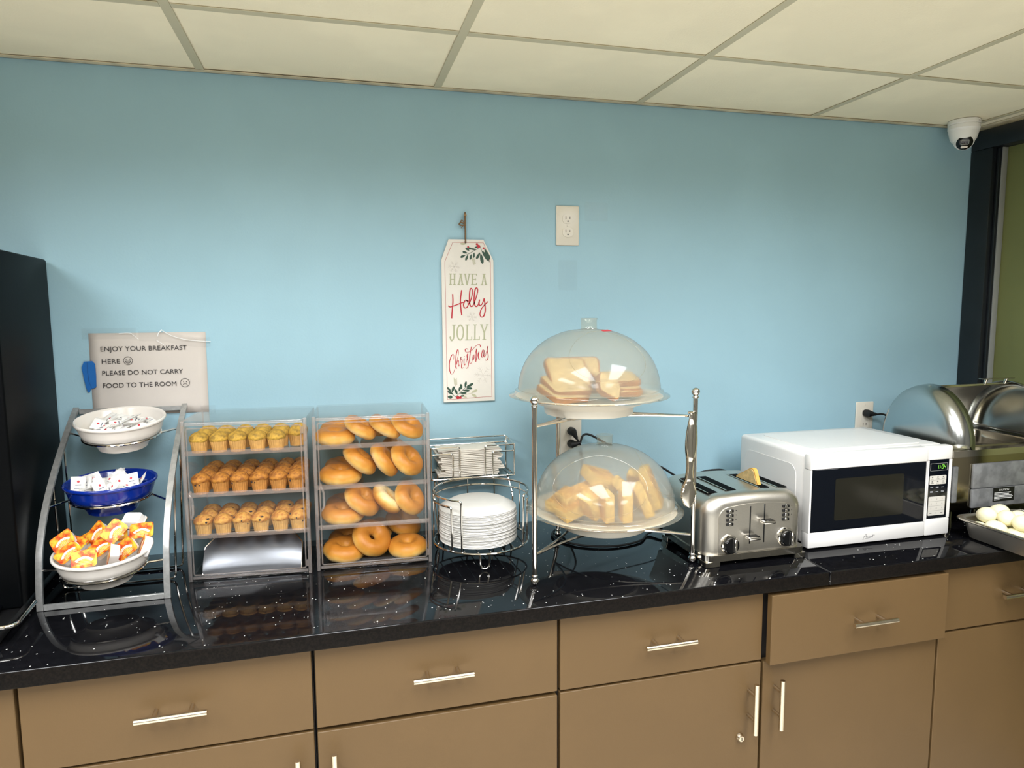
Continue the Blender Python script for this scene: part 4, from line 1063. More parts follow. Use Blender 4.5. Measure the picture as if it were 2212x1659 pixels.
dprof = [(0.1870, 0.0470), (0.2000, 0.0440), (0.2030, 0.0455), (0.2025, 0.0480), (0.1900, 0.0530), (0.1870, 0.0560), (0.1870, 0.0600), (0.1800, 0.0630)]
shell = [(0.1800, 0.0630), (0.1785, 0.0800), (0.1735, 0.1050), (0.1640, 0.1300), (0.1490, 0.1550), (0.1270, 0.1780), (0.1010, 0.1965), (0.0720, 0.2095), (0.0450, 0.2165), (0.0215, 0.2190)]
knob = [(0.0215, 0.2190), (0.0200, 0.2225), (0.0200, 0.2420), (0.0218, 0.2455), (0.0205, 0.2475), (0, 0.2465)]
def dense(P, n): return [(p.x, p.y) for p in smooth([(a, b, 0) for a, b in P], n)]
def shell_pt(az, s, off=0.0):
    D = dense(shell, 6); f = max(0, min(0.9999, s))*(len(D)-1); i = int(f); t = f-i
    r_ = D[i][0]+(D[i+1][0]-D[i][0])*t+off; z = D[i][1]+(D[i+1][1]-D[i][1])*t
    return Vector((r_*math.cos(az), r_*math.sin(az), z))
def domed(px, py, pz, where, loops, hs=1.0):
    o = MB().lathe(pprof, 64).build('pedestal_plate', m_plw, angle=40); o.location = (px, py, pz)
    tag(o, f'white pedestal plate on the {where} tier of the cake stand', 'plate', 'plates on the cake stand')
    t = thing('dome_cover', f'hazy clear plastic dome cover on the {where} tier', 'dome cover', (px, py, pz), group='dome covers')
    k = dict(parent=t, world=False)
    MB().lathe([(a, b*hs if b > 0.0625 else b) for a, b in dense(shell, 3)], 64).build('dome', MT['dome'], angle=80, **k)
    MB().lathe(dprof, 64).build('rim', MT['domeclear'], angle=60, **k)
    MB().lathe([(a, b*hs) for a, b in knob], 28).build('knob', MT['domeclear'], angle=45, **k)
    for az, daz, s0, ds in loops:
        P = [shell_pt(math.radians(az)+math.radians(daz)*math.cos(q), s0+ds*math.sin(q), 0.0004) for q in [2*PI*i/48 for i in range(48)]]
        MB().tube([(p.x, p.y, p.z*hs) for p in P], 0.0007, 5, closed=True).build('hatch_line', MT['domeclear'], **k)
    return t
LOW, UPP = (0.7340, -0.362, 1.0028), (0.6900, -0.360, 1.3005)
domed(*LOW, 'lower', ((-118, 46, 0.42, 0.33), (-22, 44, 0.46, 0.30)), 0.965)
u = domed(*UPP, 'upper', ((-90, 40, 0.52, 0.34),), 0.97)
b = MB(); 
for i in range(7):
    a = math.radians(-75+i*9)
    b.v += [Vector((r_*math.cos(a), r_*math.sin(a), z)) for r_, z in ((0.046, 0.2110), (0.058, 0.2076))]
for i in range(6): b.f.append([2*i, 2*i+1, 2*i+3, 2*i+2]); b.mi.append(0)
b.build('red_sticker', m_red, u, world=False)

# ---- bread under the upper dome, toast sticks under the lower one
m_crumb = mat('bread_crumb', 'e3c487', rough=0.85, noise_=(60, 0.25), bump=(250, 0.5))
m_crust = mat('bread_crust', 'b0743a', rough=0.65, noise_=(40, 0.3))
def slice_outline(w_, h_):
    r = 0.012; P = rrect(-w_/2, w_/2, 0, h_*0.86, r, 3); out = []
    for x, y in P:
        if y > h_*0.55: y += h_*0.14*(0.55+0.45*math.cos(x/(w_/2)*PI)) ; x *= 1.05
        out.append((x, y))
    return out
def bread(name, label, T, w_, h_, th, group, cat='bread', crumb=None, crust=None):
    t = thing(name, label, cat, T.to_translation(), T.to_euler(), group)
    P = slice_outline(w_, h_)
    MB().prism(P, -th/2+0.0012, th/2-0.0012, lambda a, b, d: (a, d, b)).build('crust', crust or m_crust, t, world=False, angle=50)
    for s in (-1, 1):
        MB().prism([(a*0.93, h_*0.03+b*0.94) for a, b in P], s*th/2, s*(th/2-0.0011), lambda a, b, d: (a, d, b)).build('crumb', crumb or m_crumb, t, world=False, angle=0)
    return t
def fr(x, y, z, rx, ry, rz, base): return Matrix.Translation((base[0]+x, base[1]+y, base[2]+z)) @ Matrix.Rotation(rz, 4, 'Z') @ Matrix.Rotation(rx, 4, 'X') @ Matrix.Rotation(ry, 4, 'Y')
UB = [((-0.055, -0.045, 0.034), (-1.25, 0.05, 0.35), 'bread slice lying at the front left under the upper dome'),
      ((-0.048, -0.030, 0.052), (-1.20, 0.0, 0.15), 'bread slice resting on the front left one under the upper dome'),
      ((-0.040, 0.010, 0.060), (-0.75, 0.05, 0.10), 'tilted bread slice at the left under the upper dome'),
      ((0.000, 0.060, 0.042), (-0.35, 0.0, -0.15), 'tallest leaning bread slice at the back under the upper dome'),
      ((0.075, -0.040, 0.036), (-1.35, 0.0, -0.10), 'bread slice lying at the front right under the upper dome'),
      ((0.072, -0.030, 0.054), (-1.38, 0.0, -0.2), 'bread slice on top of the front right one under the upper dome'),
      ((0.080, -0.020, 0.072), (-1.40, 0.0, -0.05), 'topmost bread slice of the right hand pile under the upper dome'),
      ((0.020, -0.075, 0.034), (-0.55, 0.6, 0.5), 'small torn bread piece at the front under the upper dome')]
for i, (p, r_, lab) in enumerate(UB):
    s = 0.62 if i == 7 else 1
    T = fr(p[0], p[1], p[2], *r_, UPP)
    lowest = min((T @ Vector((sx*0.0525*s, sy*0.0075, sz*0.105*s))).z for sx in (-1, 1) for sy in (-1, 1) for sz in (0, 1))
    floor_z = UPP[2]+0.030+0.010*(math.hypot(p[0], p[1]) > 0.08)
    if lowest < floor_z: T = Matrix.Translation((0, 0, floor_z-lowest)) @ T
    bread('bread_slice', lab, T, 0.105*s, 0.105*s, 0.015, 'bread under the upper dome')
m_ft = mat('yellow_toast', 'dda94a', rough=0.75, noise_=(45, 0.45), col2='b87f30', bump=(200, 0.6)); m_fte = mat('toast_edge', 'e6bd63', rough=0.8, noise_=(70, 0.3), bump=(200, 0.6))
LB = [((-0.085, -0.035, 0.058), (0.10, -0.30, 0.22), (0.100, 0.045, 0.024), 'toast stick lying at the left under the lower dome'),
      ((-0.070, -0.010, 0.086), (0.15, -0.25, 0.12), (0.100, 0.045, 0.024), 'toast stick across the left pile under the lower dome'),
      ((-0.010, 0.010, 0.115), (0.30, 0.35, 0.15), (0.075, 0.060, 0.024), 'topmost toast piece under the lower dome'),
      ((-0.035, -0.095, 0.058), (0.25, 1.40, 0.15), (0.070, 0.030, 0.022), 'toast stick standing at the front left under the lower dome'),
      ((0.010, -0.105, 0.060), (0.22, 1.50, -0.05), (0.074, 0.030, 0.022), 'toast stick standing at the front centre under the lower dome'),
      ((0.065, -0.085, 0.058), (0.20, 1.15, -0.2), (0.080, 0.030, 0.022), 'toast stick leaning at the front right under the lower dome'),
      ((0.115, -0.020, 0.070), (0.15, 1.20, -0.5), (0.095, 0.045, 0.022), 'toast stick leaning against the right side of the lower dome'),
      ((0.020, 0.050, 0.060), (0.2, 0.9, 0.4), (0.090, 0.045, 0.024), 'toast stick at the back under the lower dome'),
      ((0.105, 0.045, 0.055), (0.2, 1.0, 0.9), (0.080, 0.040, 0.022), 'toast stick at the rear right under the lower dome')]
LB += [((-0.100, 0.030, 0.060), (0.1, -0.2, 0.7), (0.090, 0.045, 0.024), 'toast stick at the rear left under the lower dome'),
       ((0.050, -0.030, 0.085), (0.3, 0.7, 0.2), (0.085, 0.045, 0.024), 'toast stick in the middle of the pile under the lower dome'),
       ((-0.075, -0.085, 0.056), (0.3, 0.9, 0.5), (0.070, 0.035, 0.022), 'toast stick at the front far left under the lower dome')]
for p, r_, (l, w_, th), lab in LB:
    l *= 1.12; w_ *= 1.2; th *= 1.15
    T = fr(p[0], p[1]-0.006, p[2]+0.006, *r_, LOW)
    lowest = min((T @ Vector((sx*l/2, sy*w_/2, sz*th/2))).z for sx in (-1, 1) for sy in (-1, 1) for sz in (-1, 1))
    rr_ = math.hypot(p[0], p[1]); floor_z = LOW[2]+0.0295+max(0, rr_-0.06)*0.16
    if lowest < floor_z: T = Matrix.Translation((0, 0, floor_z-lowest)) @ T
    t = thing('toast_stick', lab, 'toast', T.to_translation(), T.to_euler(), 'toast under the lower dome')
    MB().rbox(-l/2, l/2, -w_/2, w_/2, -th/2, th/2, 0.004, 2).build('slab', m_fte, t, world=False)
    for s in (-1, 1): MB().rbox(-l/2+0.004, l/2-0.004, -w_/2+0.004, w_/2-0.004, min(s*th/2, s*(th/2+0.0012)), max(s*th/2, s*(th/2+0.0012)), 0.0005, 1).build('browned_face', m_ft, t, world=False)

# ---- tongs hung from the upper tier wire
tn = thing('serving_tongs', 'steel serving tongs with scalloped ends hanging from the cake stand', 'tongs', (0.925, -0.46, 1.30))
def arm(dy, dx, flip, z_top=1.303):
    W_ = [(0.0, 0.0085), (0.06, 0.0095), (0.18, 0.0135), (0.32, 0.0150), (0.42, 0.0130), (0.52, 0.0085), (0.62, 0.0072), (0.70, 0.0100), (0.78, 0.0165), (0.86, 0.0195), (0.93, 0.0180), (0.98, 0.0110), (1.0, 0.0045)]
    D = dense(W_, 5); b = MB(); n = 8; N = len(D)
    for sgn in (0, 1):
        for i, (s, w_) in enumerate(D):
            z = z_top-0.238*s
            xc = 0.931-0.014*s+dx*s; yc = -0.4585+dy*math.sin(min(1, s*1.2)*PI/2)
            ww = w_*(1+0.07*(1 if i % 2 else -1)) if s > 0.74 else w_
            cup = 0.006 if 0.1 < s < 0.5 else (0.005 if s > 0.7 else 0.003)
            for j in range(n+1):
                v = j/n*2-1
                b.v.append(Vector((xc+v*ww, yc+flip*cup*(v*v-1)+(0.0012 if sgn else 0), z)))
    q = N*(n+1)
    for i in range(N-1):
        for j in range(n):
            a = i*(n+1)+j; b.f.append([a, a+1, a+n+2, a+n+1]); b.f.append([q+a, q+a+n+1, q+a+n+2, q+a+1]); b.mi += [0, 0]
    for i in range(N-1):
        for j in (0, n):
            a = i*(n+1)+j; b.f.append([a, a+n+1, q+a+n+1, q+a]); b.mi.append(0)
    for i in (0, N-1):
        for j in range(n): a = i*(n+1)+j; b.f.append([a, a+1, q+a+1, q+a]); b.mi.append(0)
    return b.build('arm', MT['steel2'], tn, angle=60)
arm(-0.012, 0.0, 1); arm(0.014, 0.012, -1)
b = MB()
P = arc((0, 0, 0), 0.0065, 0, 180, 8)
for x in (0.923, 0.939):
    b.v += [Vector((x, -0.4535+p[0], 1.2985+p[1])) for p in P]
for i in range(8): b.f.append([i, i+1, 9+i+1, 9+i]); b.mi.append(0)
o = b.build('spring_bend', MT['steel2'], tn); sm = o.modifiers.new('thick', 'SOLIDIFY'); sm.thickness = 0.0014; sm.offset = 1

# ================================================================== PLUGS AND CORDS
def cordset(label, plug, out, pts, r=0.0031):
    t = thing('power_cord', label, 'power cord', plug)
    d_ = Vector(out).normalized(); p = Vector(plug)
    e = p+Vector((0, -0.022, 0)); f = e+d_*0.022+Vector((0, -0.004, 0))
    MB().tube([p+Vector((0, 0.0, 0)), p+Vector((0, -0.010, 0)), e, (e+f)/2, f], [0.0125, 0.0130, 0.0115, 0.0075, 0.0048], 12).build('plug', MT['cord'], t)
    MB().tube(smooth([f]+[Vector(q) for q in pts], 8), r, 8).build('cable', MT['cord'], t)
    return t
cordset('black toaster cord plugged into the upper socket behind the cake stand', (0.768, -0.0085, 1.1885), (0.5, 0, -1),
        [(0.795, -0.036, 1.130), (0.800, -0.036, 1.05), (0.76, -0.05, 0.96), (0.70, -0.09, 0.915), (0.66, -0.16, 0.9138), (0.70, -0.25, 0.9138), (0.79, -0.29, 0.9138), (0.88, -0.27, 0.9138), (0.93, -0.22, 0.914), (0.98, -0.215, 0.925), (1.02, -0.240, 0.935), (1.03, -0.262, 0.94)])
cordset('black microwave cord plugged into the lower socket behind the cake stand', (0.768, -0.0085, 1.1495), (0.8, 0, 0.2),
        [(0.800, -0.034, 1.178), (0.825, -0.034, 1.176), (0.88, -0.04, 1.145), (0.96, -0.05, 1.105), (1.045, -0.06, 1.070), (1.12, -0.07, 1.028), (1.17, -0.10, 1.052), (1.205, -0.115, 1.060), (1.25, -0.105, 1.052), (1.31, -0.085, 1.02), (1.38, -0.09, 0.98), (1.42, -0.125, 0.97)], 0.0034)
cordset('black cord of the roll top chafer plugged in above the microwave', (1.8575, -0.0085, 1.1955), (1, 0, -0.1),
        [(1.915, -0.040, 1.188), (1.935, -0.055, 1.14), (1.93, -0.06, 1.02), (1.95, -0.07, 0.925), (1.99, -0.10, 0.915), (2.00, -0.135, 0.925)])
# ================================================================== TOASTER
TO = thing('toaster', 'brushed steel four slice toaster beside the microwave', 'toaster', (1.099, -0.38, ZC))
tx0, tx1, tyf, tyb = 0.957, 1.241, -0.490, -0.262
def hoop(inset, top, zb_, n=7, r=0.055, bow=0.008):
    x0, x1 = tx0+inset, tx1-inset
    P = [(x0, zb_), ]
    for i in range(n+1): a = PI-PI/2*i/n; P.append((x0+r+r*math.cos(a), top-r+r*math.sin(a)))
    for i in range(1, 6): t = i/6; P.append((x0+r+(x1-x0-2*r)*t, top+bow*math.sin(PI*t)))
    for i in range(n+1): a = PI/2-PI/2*i/n; P.append((x1-r+r*math.cos(a), top-r+r*math.sin(a)))
    P.append((x1, zb_)); return P
zbt = ZC+0.030
body = [(tyb, 0.010), (tyb+0.004, 0.004), (tyb+0.012, 0.0), (tyf+0.030, 0.0), (tyf+0.016, 0.003), (tyf+0.008, 0.009), (tyf+0.002, 0.018), (tyf, 0.026)]
b = MB(); rows = [hoop(i, 1.0905-i*0.9, zbt, r=0.046-i*0.5, bow=0.004) for y, i in body]; n = len(rows[0])
for (y, i), row in zip(body, rows): b.v += [Vector((x, y, z)) for x, z in row]
for k in range(len(body)-1):
    for i in range(n-1): b.f.append([k*n+i, k*n+i+1, (k+1)*n+i+1, (k+1)*n+i]); b.mi.append(0)
b.f.append(list(range(n))); b.f.append([(len(body)-1)*n+i for i in range(n)]); b.mi += [0, 0]
for i in range(len(body)-1): b.f.append([i*n, (i+1)*n, (i+1)*n+n-1, i*n+n-1]); b.mi.append(0)
shell_o = b.build('shell', MT['steel'], TO, angle=35)
# raised flat control face
fp = [(x, z) for x, z in hoop(0.034, 1.062, zbt+0.001, r=0.030, bow=0.006)]
MB().prism(fp[::-1], tyf-0.0022, tyf+0.001, lambda a, b, d: (a, d, b)).build('control_face', MT['steel'], TO, angle=30)
# base skirt with a slot in front
b = MB(); sk = rrect(tx0-0.003, tx1+0.007, tyf-0.007, tyb+0.004, 0.022, 5)
b.prism(sk, ZC+0.014, ZC+0.0305, lambda a, b, d: (a, b, d)); b.build('skirt', MT['steel2'], TO, angle=40)
for x0_, x1_ in ((tx0-0.003, tx0+0.040), (tx1-0.027, tx1+0.007)):
    for y0_, y1_ in ((tyf-0.007, tyf+0.035), (tyb-0.030, tyb+0.004)):
        MB().rbox(x0_, x1_, y0_, y1_, ZC+0.0015, ZC+0.0139, 0.004, 2, axis=2).build('foot', MT['steel2'], TO)
MB().box(tx0+0.03, tx1-0.03, tyf+0.03, tyb-0.03, ZC+0.008, ZC+0.0138).build('underside', MT['black'], TO, angle=0)
SL = (0.996, 1.050, 1.148, 1.202)
for x in SL:
    s = MB().rbox(x-0.0145, x+0.0145, -0.452, -0.300, 1.0885, 1.0952 if x in SL[1:3] else 1.0920, 0.001, 1).build('slot', mat('slot_dark', '040404', rough=0.7, spec=0.05), TO)
    MB().tube([(x-0.015, -0.453, 1.0955 if x in SL[1:3] else 1.0925), (x-0.015, -0.299, 1.0955 if x in SL[1:3] else 1.0925)], 0.0010, 5).build('slot_edge', MT['steel2'], s)
    MB().box(x-0.012, x+0.012, -0.306, -0.3045, 1.0918, 1.0960).build('slot_bar', MT['chrome'], s, angle=0)
YF2 = tyf-0.0023
for x, top_, bot_, lev in ((1.081, 1.061, 0.961, 0.982), (1.1225, 1.064, 0.961, 1.021)):
    s = MB().rbox(x-0.0022, x+0.0022, YF2-0.0004, YF2+0.001, bot_, top_, 0.0008, 1).build('lever_slot', MT['black'], TO)
    b = MB().rbox(x-0.017, x+0.017, YF2-0.026, YF2-0.003, lev-0.0045, lev+0.0045, 0.003, 2); b.box(x-0.004, x+0.004, YF2-0.004, YF2-0.0004, lev-0.003, lev+0.003)
    b.build('lever', MT['chrome'], s)
    MB().rbox(x-0.014, x+0.014, YF2-0.0235, YF2-0.006, lev+0.0045, lev+0.0052, 0.0003, 1).build('lever_inlay', MT['blackgloss'], s)
for x, z in ((1.0215, 0.966), (1.1865, 0.9705)):
    T = at((x, YF2, z), (PI/2, 0, 0))
    k = MB().lathe([(0.0245, -0.0005), (0.0250, 0.003), (0.0235, 0.006), (0.0205, 0.007), (0.0200, 0.0072)], 32, T=T).build('dial_ring', MT['chrome'], TO, angle=30)
    MB().lathe([(0.0203, 0.0060), (0.0200, 0.016), (0.0185, 0.018), (0, 0.0182)], 32, T=T).build('dial', MT['blackgloss'], k, angle=30)
    MB().rbox(x+0.003, x+0.010, YF2-0.024, YF2-0.0183, z-0.0175, z+0.0175, 0.0012, 1).build('dial_pointer', MT['chrome'], k)
for x in (1.0215, 1.1845):
    for i in range(4):
        z = 1.0525-0.0115*i
        bt = MB().rbox(x-0.010, x+0.010, YF2-0.0035, YF2+0.0005, z-0.0037, z+0.0037, 0.0015, 2).build('button', MT['black'], TO)
        MB().rbox(x-0.0035, x+0.0035, YF2-0.0044, YF2-0.0036, z-0.0040, z+0.0040, 0.0004, 1).build('button_cap', MT['chrome'], bt)
    for i in range(3):
        MB().lathe([(0.0011, 0), (0.0011, 0.0006), (0, 0.0006)], 8, T=at((x+0.018, YF2, 1.0525-0.0115*i), (PI/2, 0, 0))).build('indicator', MT['black'], TO)
T = Matrix.Translation((1.148, -0.398, 1.0560)) @ Matrix.Rotation(PI/2, 4, 'Z') @ Matrix.Rotation(0.50, 4, 'Y')
bread('bread_slice', 'corner of toast sticking out of a toaster slot', T, 0.092, 0.078, 0.013, None, 'bread', crust=mat('light_toast_crust', 'dfa850', rough=0.7, noise_=(40, 0.2)))

# ================================================================== MICROWAVE
MW = thing('microwave', 'white countertop microwave with black glass door', 'microwave', (1.517, -0.30, ZC))
mx0, mx1, mz0, mz1, myf, myb = 1.2815, 1.7515, 0.9205, 1.1735, -0.4605, -0.128
b = MB().rbox(mx0+0.002, mx1-0.002, -0.4315, myb, mz0, mz1, 0.012, 3); b.build('cabinet', MT['offwhite'], MW)
b = MB(); b.prism(rrect(mx0+0.05, mx1-0.05, -0.405, -0.165, 0.025, 5), mz1-0.0005, mz1+0.0022, lambda a, b, d: (a, b, d)); b.build('top_panel', MT['offwhite'], MW, angle=30)
b = MB(); b.prism(rrect(-0.40, -0.16, mz0+0.03, mz1-0.04, 0.03, 5), mx0+0.0025, mx0+0.0005, lambda a, b, d: (d, a, b)); b.build('side_panel', MT['offwhite'], MW, angle=30)
xd = 1.6665          # door / control panel split
fr_ = MB()
wx0, wx1, wz0, wz1 = 1.2875, 1.6625, 0.9595, 1.1315
fr_.rbox(mx0, xd-0.0008, myf, -0.432, wz1, mz1, 0.005, 2).rbox(mx0, xd-0.0008, myf, -0.432, mz0-0.004, wz0, 0.004, 2)
fr_.box(mx0+0.001, wx0, myf+0.001, -0.432, wz0, wz1).box(wx1, xd-0.0008, myf+0.001, -0.432, wz0, wz1)
door = fr_.build('door', MT['offwhite'], MW)
m_mwg = mat('microwave_glass', '060a12', rough=0.06, spec=0.28)
MB().rbox(wx0, wx1, myf+0.0018, -0.433, wz0, wz1, 0.001, 1).build('door_window', m_mwg, door)
MB().prism(rrect(wx0+0.075, wx1-0.075, wz0+0.028, wz1-0.028, 0.006, 4), myf+0.0017, myf+0.0012, lambda a, b, d: (a, d, b)).build('window_mesh', mat('window_mesh', '1d1c16', rough=0.15, spec=0.28), door, angle=0)
b = MB(); lg = [[(0.0, 0.0), (0.006, 0.010), (0.0085, 0.0125), (0.0090, 0.006), (0.0095, 0.0015)], [(0.001, 0.0055), (0.008, 0.0065), (0.013, 0.0045)], [(0.013, 0.0045), (0.0145, 0.0015), (0.017, 0.0045), (0.0185, 0.0015), (0.021, 0.0045), (0.0225, 0.0015), (0.0255, 0.0045), (0.027, 0.0018), (0.029, 0.0040)], [(0.029, 0.0015), (0.0305, 0.0095)], [(0.0275, 0.0062), (0.036, 0.0070)], [(-0.002, -0.0025), (0.010, -0.0005), (0.022, 0.0005)]]
for st in lg: flat_stroke(b, [(1.4600+p[0]*1.05, 0.9290+p[1]) for p in smooth([q+(0,) for q in st], 4)], 0.0008, myf-0.0002)
o = b.build('logo', MT['ink'], door, angle=0); o['label'] = 'small handwritten style black logo'
cp = MB().rbox(xd+0.0008, mx1, myf, -0.432, 1.134, mz1, 0.005, 2).rbox(xd+0.0008, mx1, myf, -0.432, mz0-0.004, 0.9655, 0.004, 2)
cp.box(xd+0.0008, 1.6715, myf+0.001, -0.432, 0.9655, 1.134).box(1.7405, mx1-0.001, myf+0.001, -0.432, 0.9655, 1.134)
cpo = cp.build('control_panel', MT['offwhite'], MW)
MB().box(1.6716, 1.7404, myf+0.0018, -0.433, 0.9656, 1.1339).build('keypad_plate', m_mwg, cpo, angle=0)
yk = myf+0.0016
MB().tube([(x, yk, z) for x, z in rrect(1.6770, 1.7350, 1.1035, 1.1240, 0.001, 2)], 0.0006, 5, closed=True).build('display_frame', MT['silver'], cpo)
m_led = mat('green_led', '0a2a05', rough=0.4, emit=('8be04a', 1.6))
SEG = {'0': 'abcdef', '1': 'bc', '4': 'fgbc'}
def digit(b, ch, x, z, s=0.0105, w_=0.0052):
    k = dict(a=((0, 1), (1, 1)), b=((1, 1), (1, .5)), c=((1, .5), (1, 0)), d=((0, 0), (1, 0)), e=((0, 0), (0, .5)), f=((0, .5), (0, 1)), g=((0, .5), (1, .5)))
    for q in SEG[ch]:
        (a0, b0), (a1, b1) = k[q]; flat_stroke(b, [(x+a0*w_+b0*0.0012, z+b0*s), (x+a1*w_+b1*0.0012, z+b1*s)], 0.0012, yk-0.0003)
b = MB()
for ch, x in (('1', 1.6985), ('1', 1.7035), ('0', 1.7155), ('4', 1.7235)): digit(b, ch, x, 1.1085)
for z in (1.1115, 1.1155): b.add([(1.7122+dx*0.0007, yk-0.0003, z+dz*0.0007) for dx, dz in ((-1, -1), (1, -1), (1, 1), (-1, 1))], [(0, 1, 2, 3)])
b.build('clock_digits', m_led, cpo, angle=0)
m_key = mat('pale_keypad', 'c9c5bd', rough=0.4); m_kt = mat('key_print', '6c6a66', rough=0.6)
for z0_, z1_, rws in ((1.0640, 1.0895, 2), (0.9745, 1.0290, 4)):
    kp = MB().prism(rrect(1.6755, 1.7330, z0_, z1_, 0.0025, 3), yk, yk-0.0008, lambda a, b, d: (a, d, b)).build('keypad', m_key, cpo, angle=0)
    b = MB(); h_ = (z1_-z0_)/rws
    for i in range(rws):
        if i: flat_stroke(b, [(1.6765, z0_+h_*i), (1.7320, z0_+h_*i)], 0.0005, yk-0.0010)
    b.v and b.build('key_divider', m_kt, kp, angle=0)
    b = MB(); names = ['123', '456', '789', '\u00b70\u00b7'] if rws == 4 else None
    for i in range(rws):
        for j in range(3):
            xk = 1.6845+0.0190*j; zk = z1_-h_*(i+0.5)
            if names:
                ch = names[i][j]
                if ch.isdigit(): put_text(b, ch, Matrix.Translation((xk-0.001, yk-0.0011, zk-0.0022)) @ Matrix.Rotation(PI/2, 4, 'X'), None, 0.0045)
                else: b.box(xk-0.004, xk+0.004, yk-0.0011, yk-0.0010, zk-0.0008, zk+0.0008)
            else:
                b.box(xk-0.0025, xk+0.0025, yk-0.0011, yk-0.0010, zk+0.0005, zk+0.0035); b.box(xk-0.005, xk+0.005, yk-0.0011, yk-0.0010, zk-0.0035, zk-0.0022)
    b.build('key_print', m_kt, kp, angle=0)
b = MB()
for i, zk in enumerate((1.0555, 1.0430)):
    for j in range(3):
        xk = 1.6845+0.0190*j
        for q in ((0.0012, -0.0014) if (i+j) % 2 else (0.0,)): b.box(xk-0.0048, xk+0.0048, yk-0.0004, yk-0.0001, zk+q-0.0007, zk+q+0.0007)
b.build('key_print', mat('light_key_print', '9ea0a4', rough=0.6), cpo, angle=0)
for x in (mx0+0.04, mx1-0.04):
    for y in (-0.40, -0.17): MB().lathe([(0, 0), (0.010, 0), (0.012, 0.0102), (0, 0.0102)], 14, T=at((x, y, ZC))).build('foot', MT['black'], MW)

# ================================================================== ROLL TOP CHAFER
CF = thing('roll_top_chafer', 'stainless roll top chafing dish with its lid rolled back, in the corner', 'chafing dish', (2.02, -0.28, ZC))
kx0, kx1, kyf, kyb, kz = 1.783, 2.222, -0.428, -0.128, 1.145
KR = 0.155; kc = (kyf+kyb)/2-0.003
m_end = mat('satin_steel_end', 'b9bcbb', rough=0.20, metal=1.0)
for sgn, xe in ((1, kx0+0.012), (-1, kx1-0.012)):
    b = MB(); prof = [(0.60, 0.0), (0.80, 0.004), (0.90, 0.012), (0.96, 0.024), (0.99, 0.042), (1.0, 0.062)]
    n = 28; rows = []
    for s, dx in prof:
        row = []
        for i in range(n+1):
            a = PI*i/n; r_ = KR*s
            row.append(Vector((xe+sgn*dx, kc-r_*math.cos(a), kz+0.004+r_*1.14*math.sin(a))))
        rows.append(row)
    for row in rows: b.v += row
    for k in range(len(rows)-1):
        for i in range(n): a = k*(n+1)+i; b.f.append([a, a+1, a+n+2, a+n+1]); b.mi.append(0)
    b.f.append(list(range(n+1))); b.mi.append(0)
    o = b.build('end_cap', m_end, CF, angle=60)
    sm = o.modifiers.new('thick', 'SOLIDIFY'); sm.thickness = 0.0016; sm.offset = -1
# the lid, rolled back: a quarter of the cylinder from the rear up to the crown
b = MB(); n = 18; Rl = KR-0.006
for x in (kx0+0.070, kx1-0.070):
    for i in range(n+1):
        a = math.radians(8+86*i/n); b.v.append(Vector((x, kc+Rl*math.cos(a), kz+0.004+Rl*1.14*math.sin(a))))
for i in range(n): b.f.append([i, i+1, n+1+i+1, n+1+i]); b.mi.append(0)
lid_o = b.build('lid', MT['steel'], CF, angle=60); sm = lid_o.modifiers.new('thick', 'SOLIDIFY'); sm.thickness = 0.0018
a = math.radians(94); ly, lz = kc+Rl*math.cos(a), kz+0.004+Rl*1.14*math.sin(a)
MB().rbox(kx0+0.045, kx1-0.045, ly-0.006, ly+0.004, lz-0.004, lz+0.004, 0.002, 2).build('lid_edge', MT['steel2'], lid_o)
b = MB().tube([(2.040, ly-0.004, lz+0.002), (2.040, ly-0.010, lz+0.019)], 0.0045, 10).tube([(2.120, ly-0.004, lz+0.002), (2.120, ly-0.010, lz+0.019)], 0.0045, 10)
b.rbox(2.018, 2.142, ly-0.020, ly, lz+0.018, lz+0.0205, 0.001, 1); b.build('handle', MT['steel2'], lid_o)
# water pan frame with a wide flat rim, food pan inside
b = MB(); ro = [(x, y) for x, y in rrect(kx0-0.004, kx1+0.004, kyf-0.006, kyb+0.004, 0.012, 3)]; ri = [(x, y) for x, y in rrect(kx0+0.062, kx1-0.062, kyf+0.040, kyb-0.035, 0.012, 3)]
n = len(ro)
for z in (kz-0.016, kz+0.003):
    b.v += [Vector((x, y, z)) for x, y in ro]+[Vector((x, y, z)) for x, y in ri]
for i in range(n):
    j = (i+1) % n
    for f in ([i, j, n+j, n+i], [2*n+i, 3*n+i, 3*n+j, 2*n+j], [i, 2*n+i, 2*n+j, j], [n+i, n+j, 3*n+j, 3*n+i]): b.f.append(f); b.mi.append(0)
b.build('rim_frame', MT['steel2'], CF, angle=30)
b = MB(); rows = []
for s, z in ((1.0, kz+0.006), (0.985, kz+0.006), (0.97, kz+0.002), (0.93, kz-0.055), (0.88, kz-0.062)):
    rows.append([(2.011+(x-2.011)*s, (kyf+kyb)/2+0.0025+(y-(kyf+kyb)/2-0.0025)*s, z) for x, y in rrect(kx0+0.058, kx1-0.058, kyf+0.036, kyb-0.031, 0.035, 5)])
n = len(rows[0])
for r_ in rows: b.v += [Vector(p) for p in r_]
for k in range(len(rows)-1):
    for i in range(n): j = (i+1) % n; b.f.append([k*n+i, k*n+j, (k+1)*n+j, (k+1)*n+i]); b.mi.append(0)
b.f.append([(len(rows)-1)*n+i for i in range(n)]); b.mi.append(0)
b.build('food_pan', MT['steel2'], CF, angle=40)
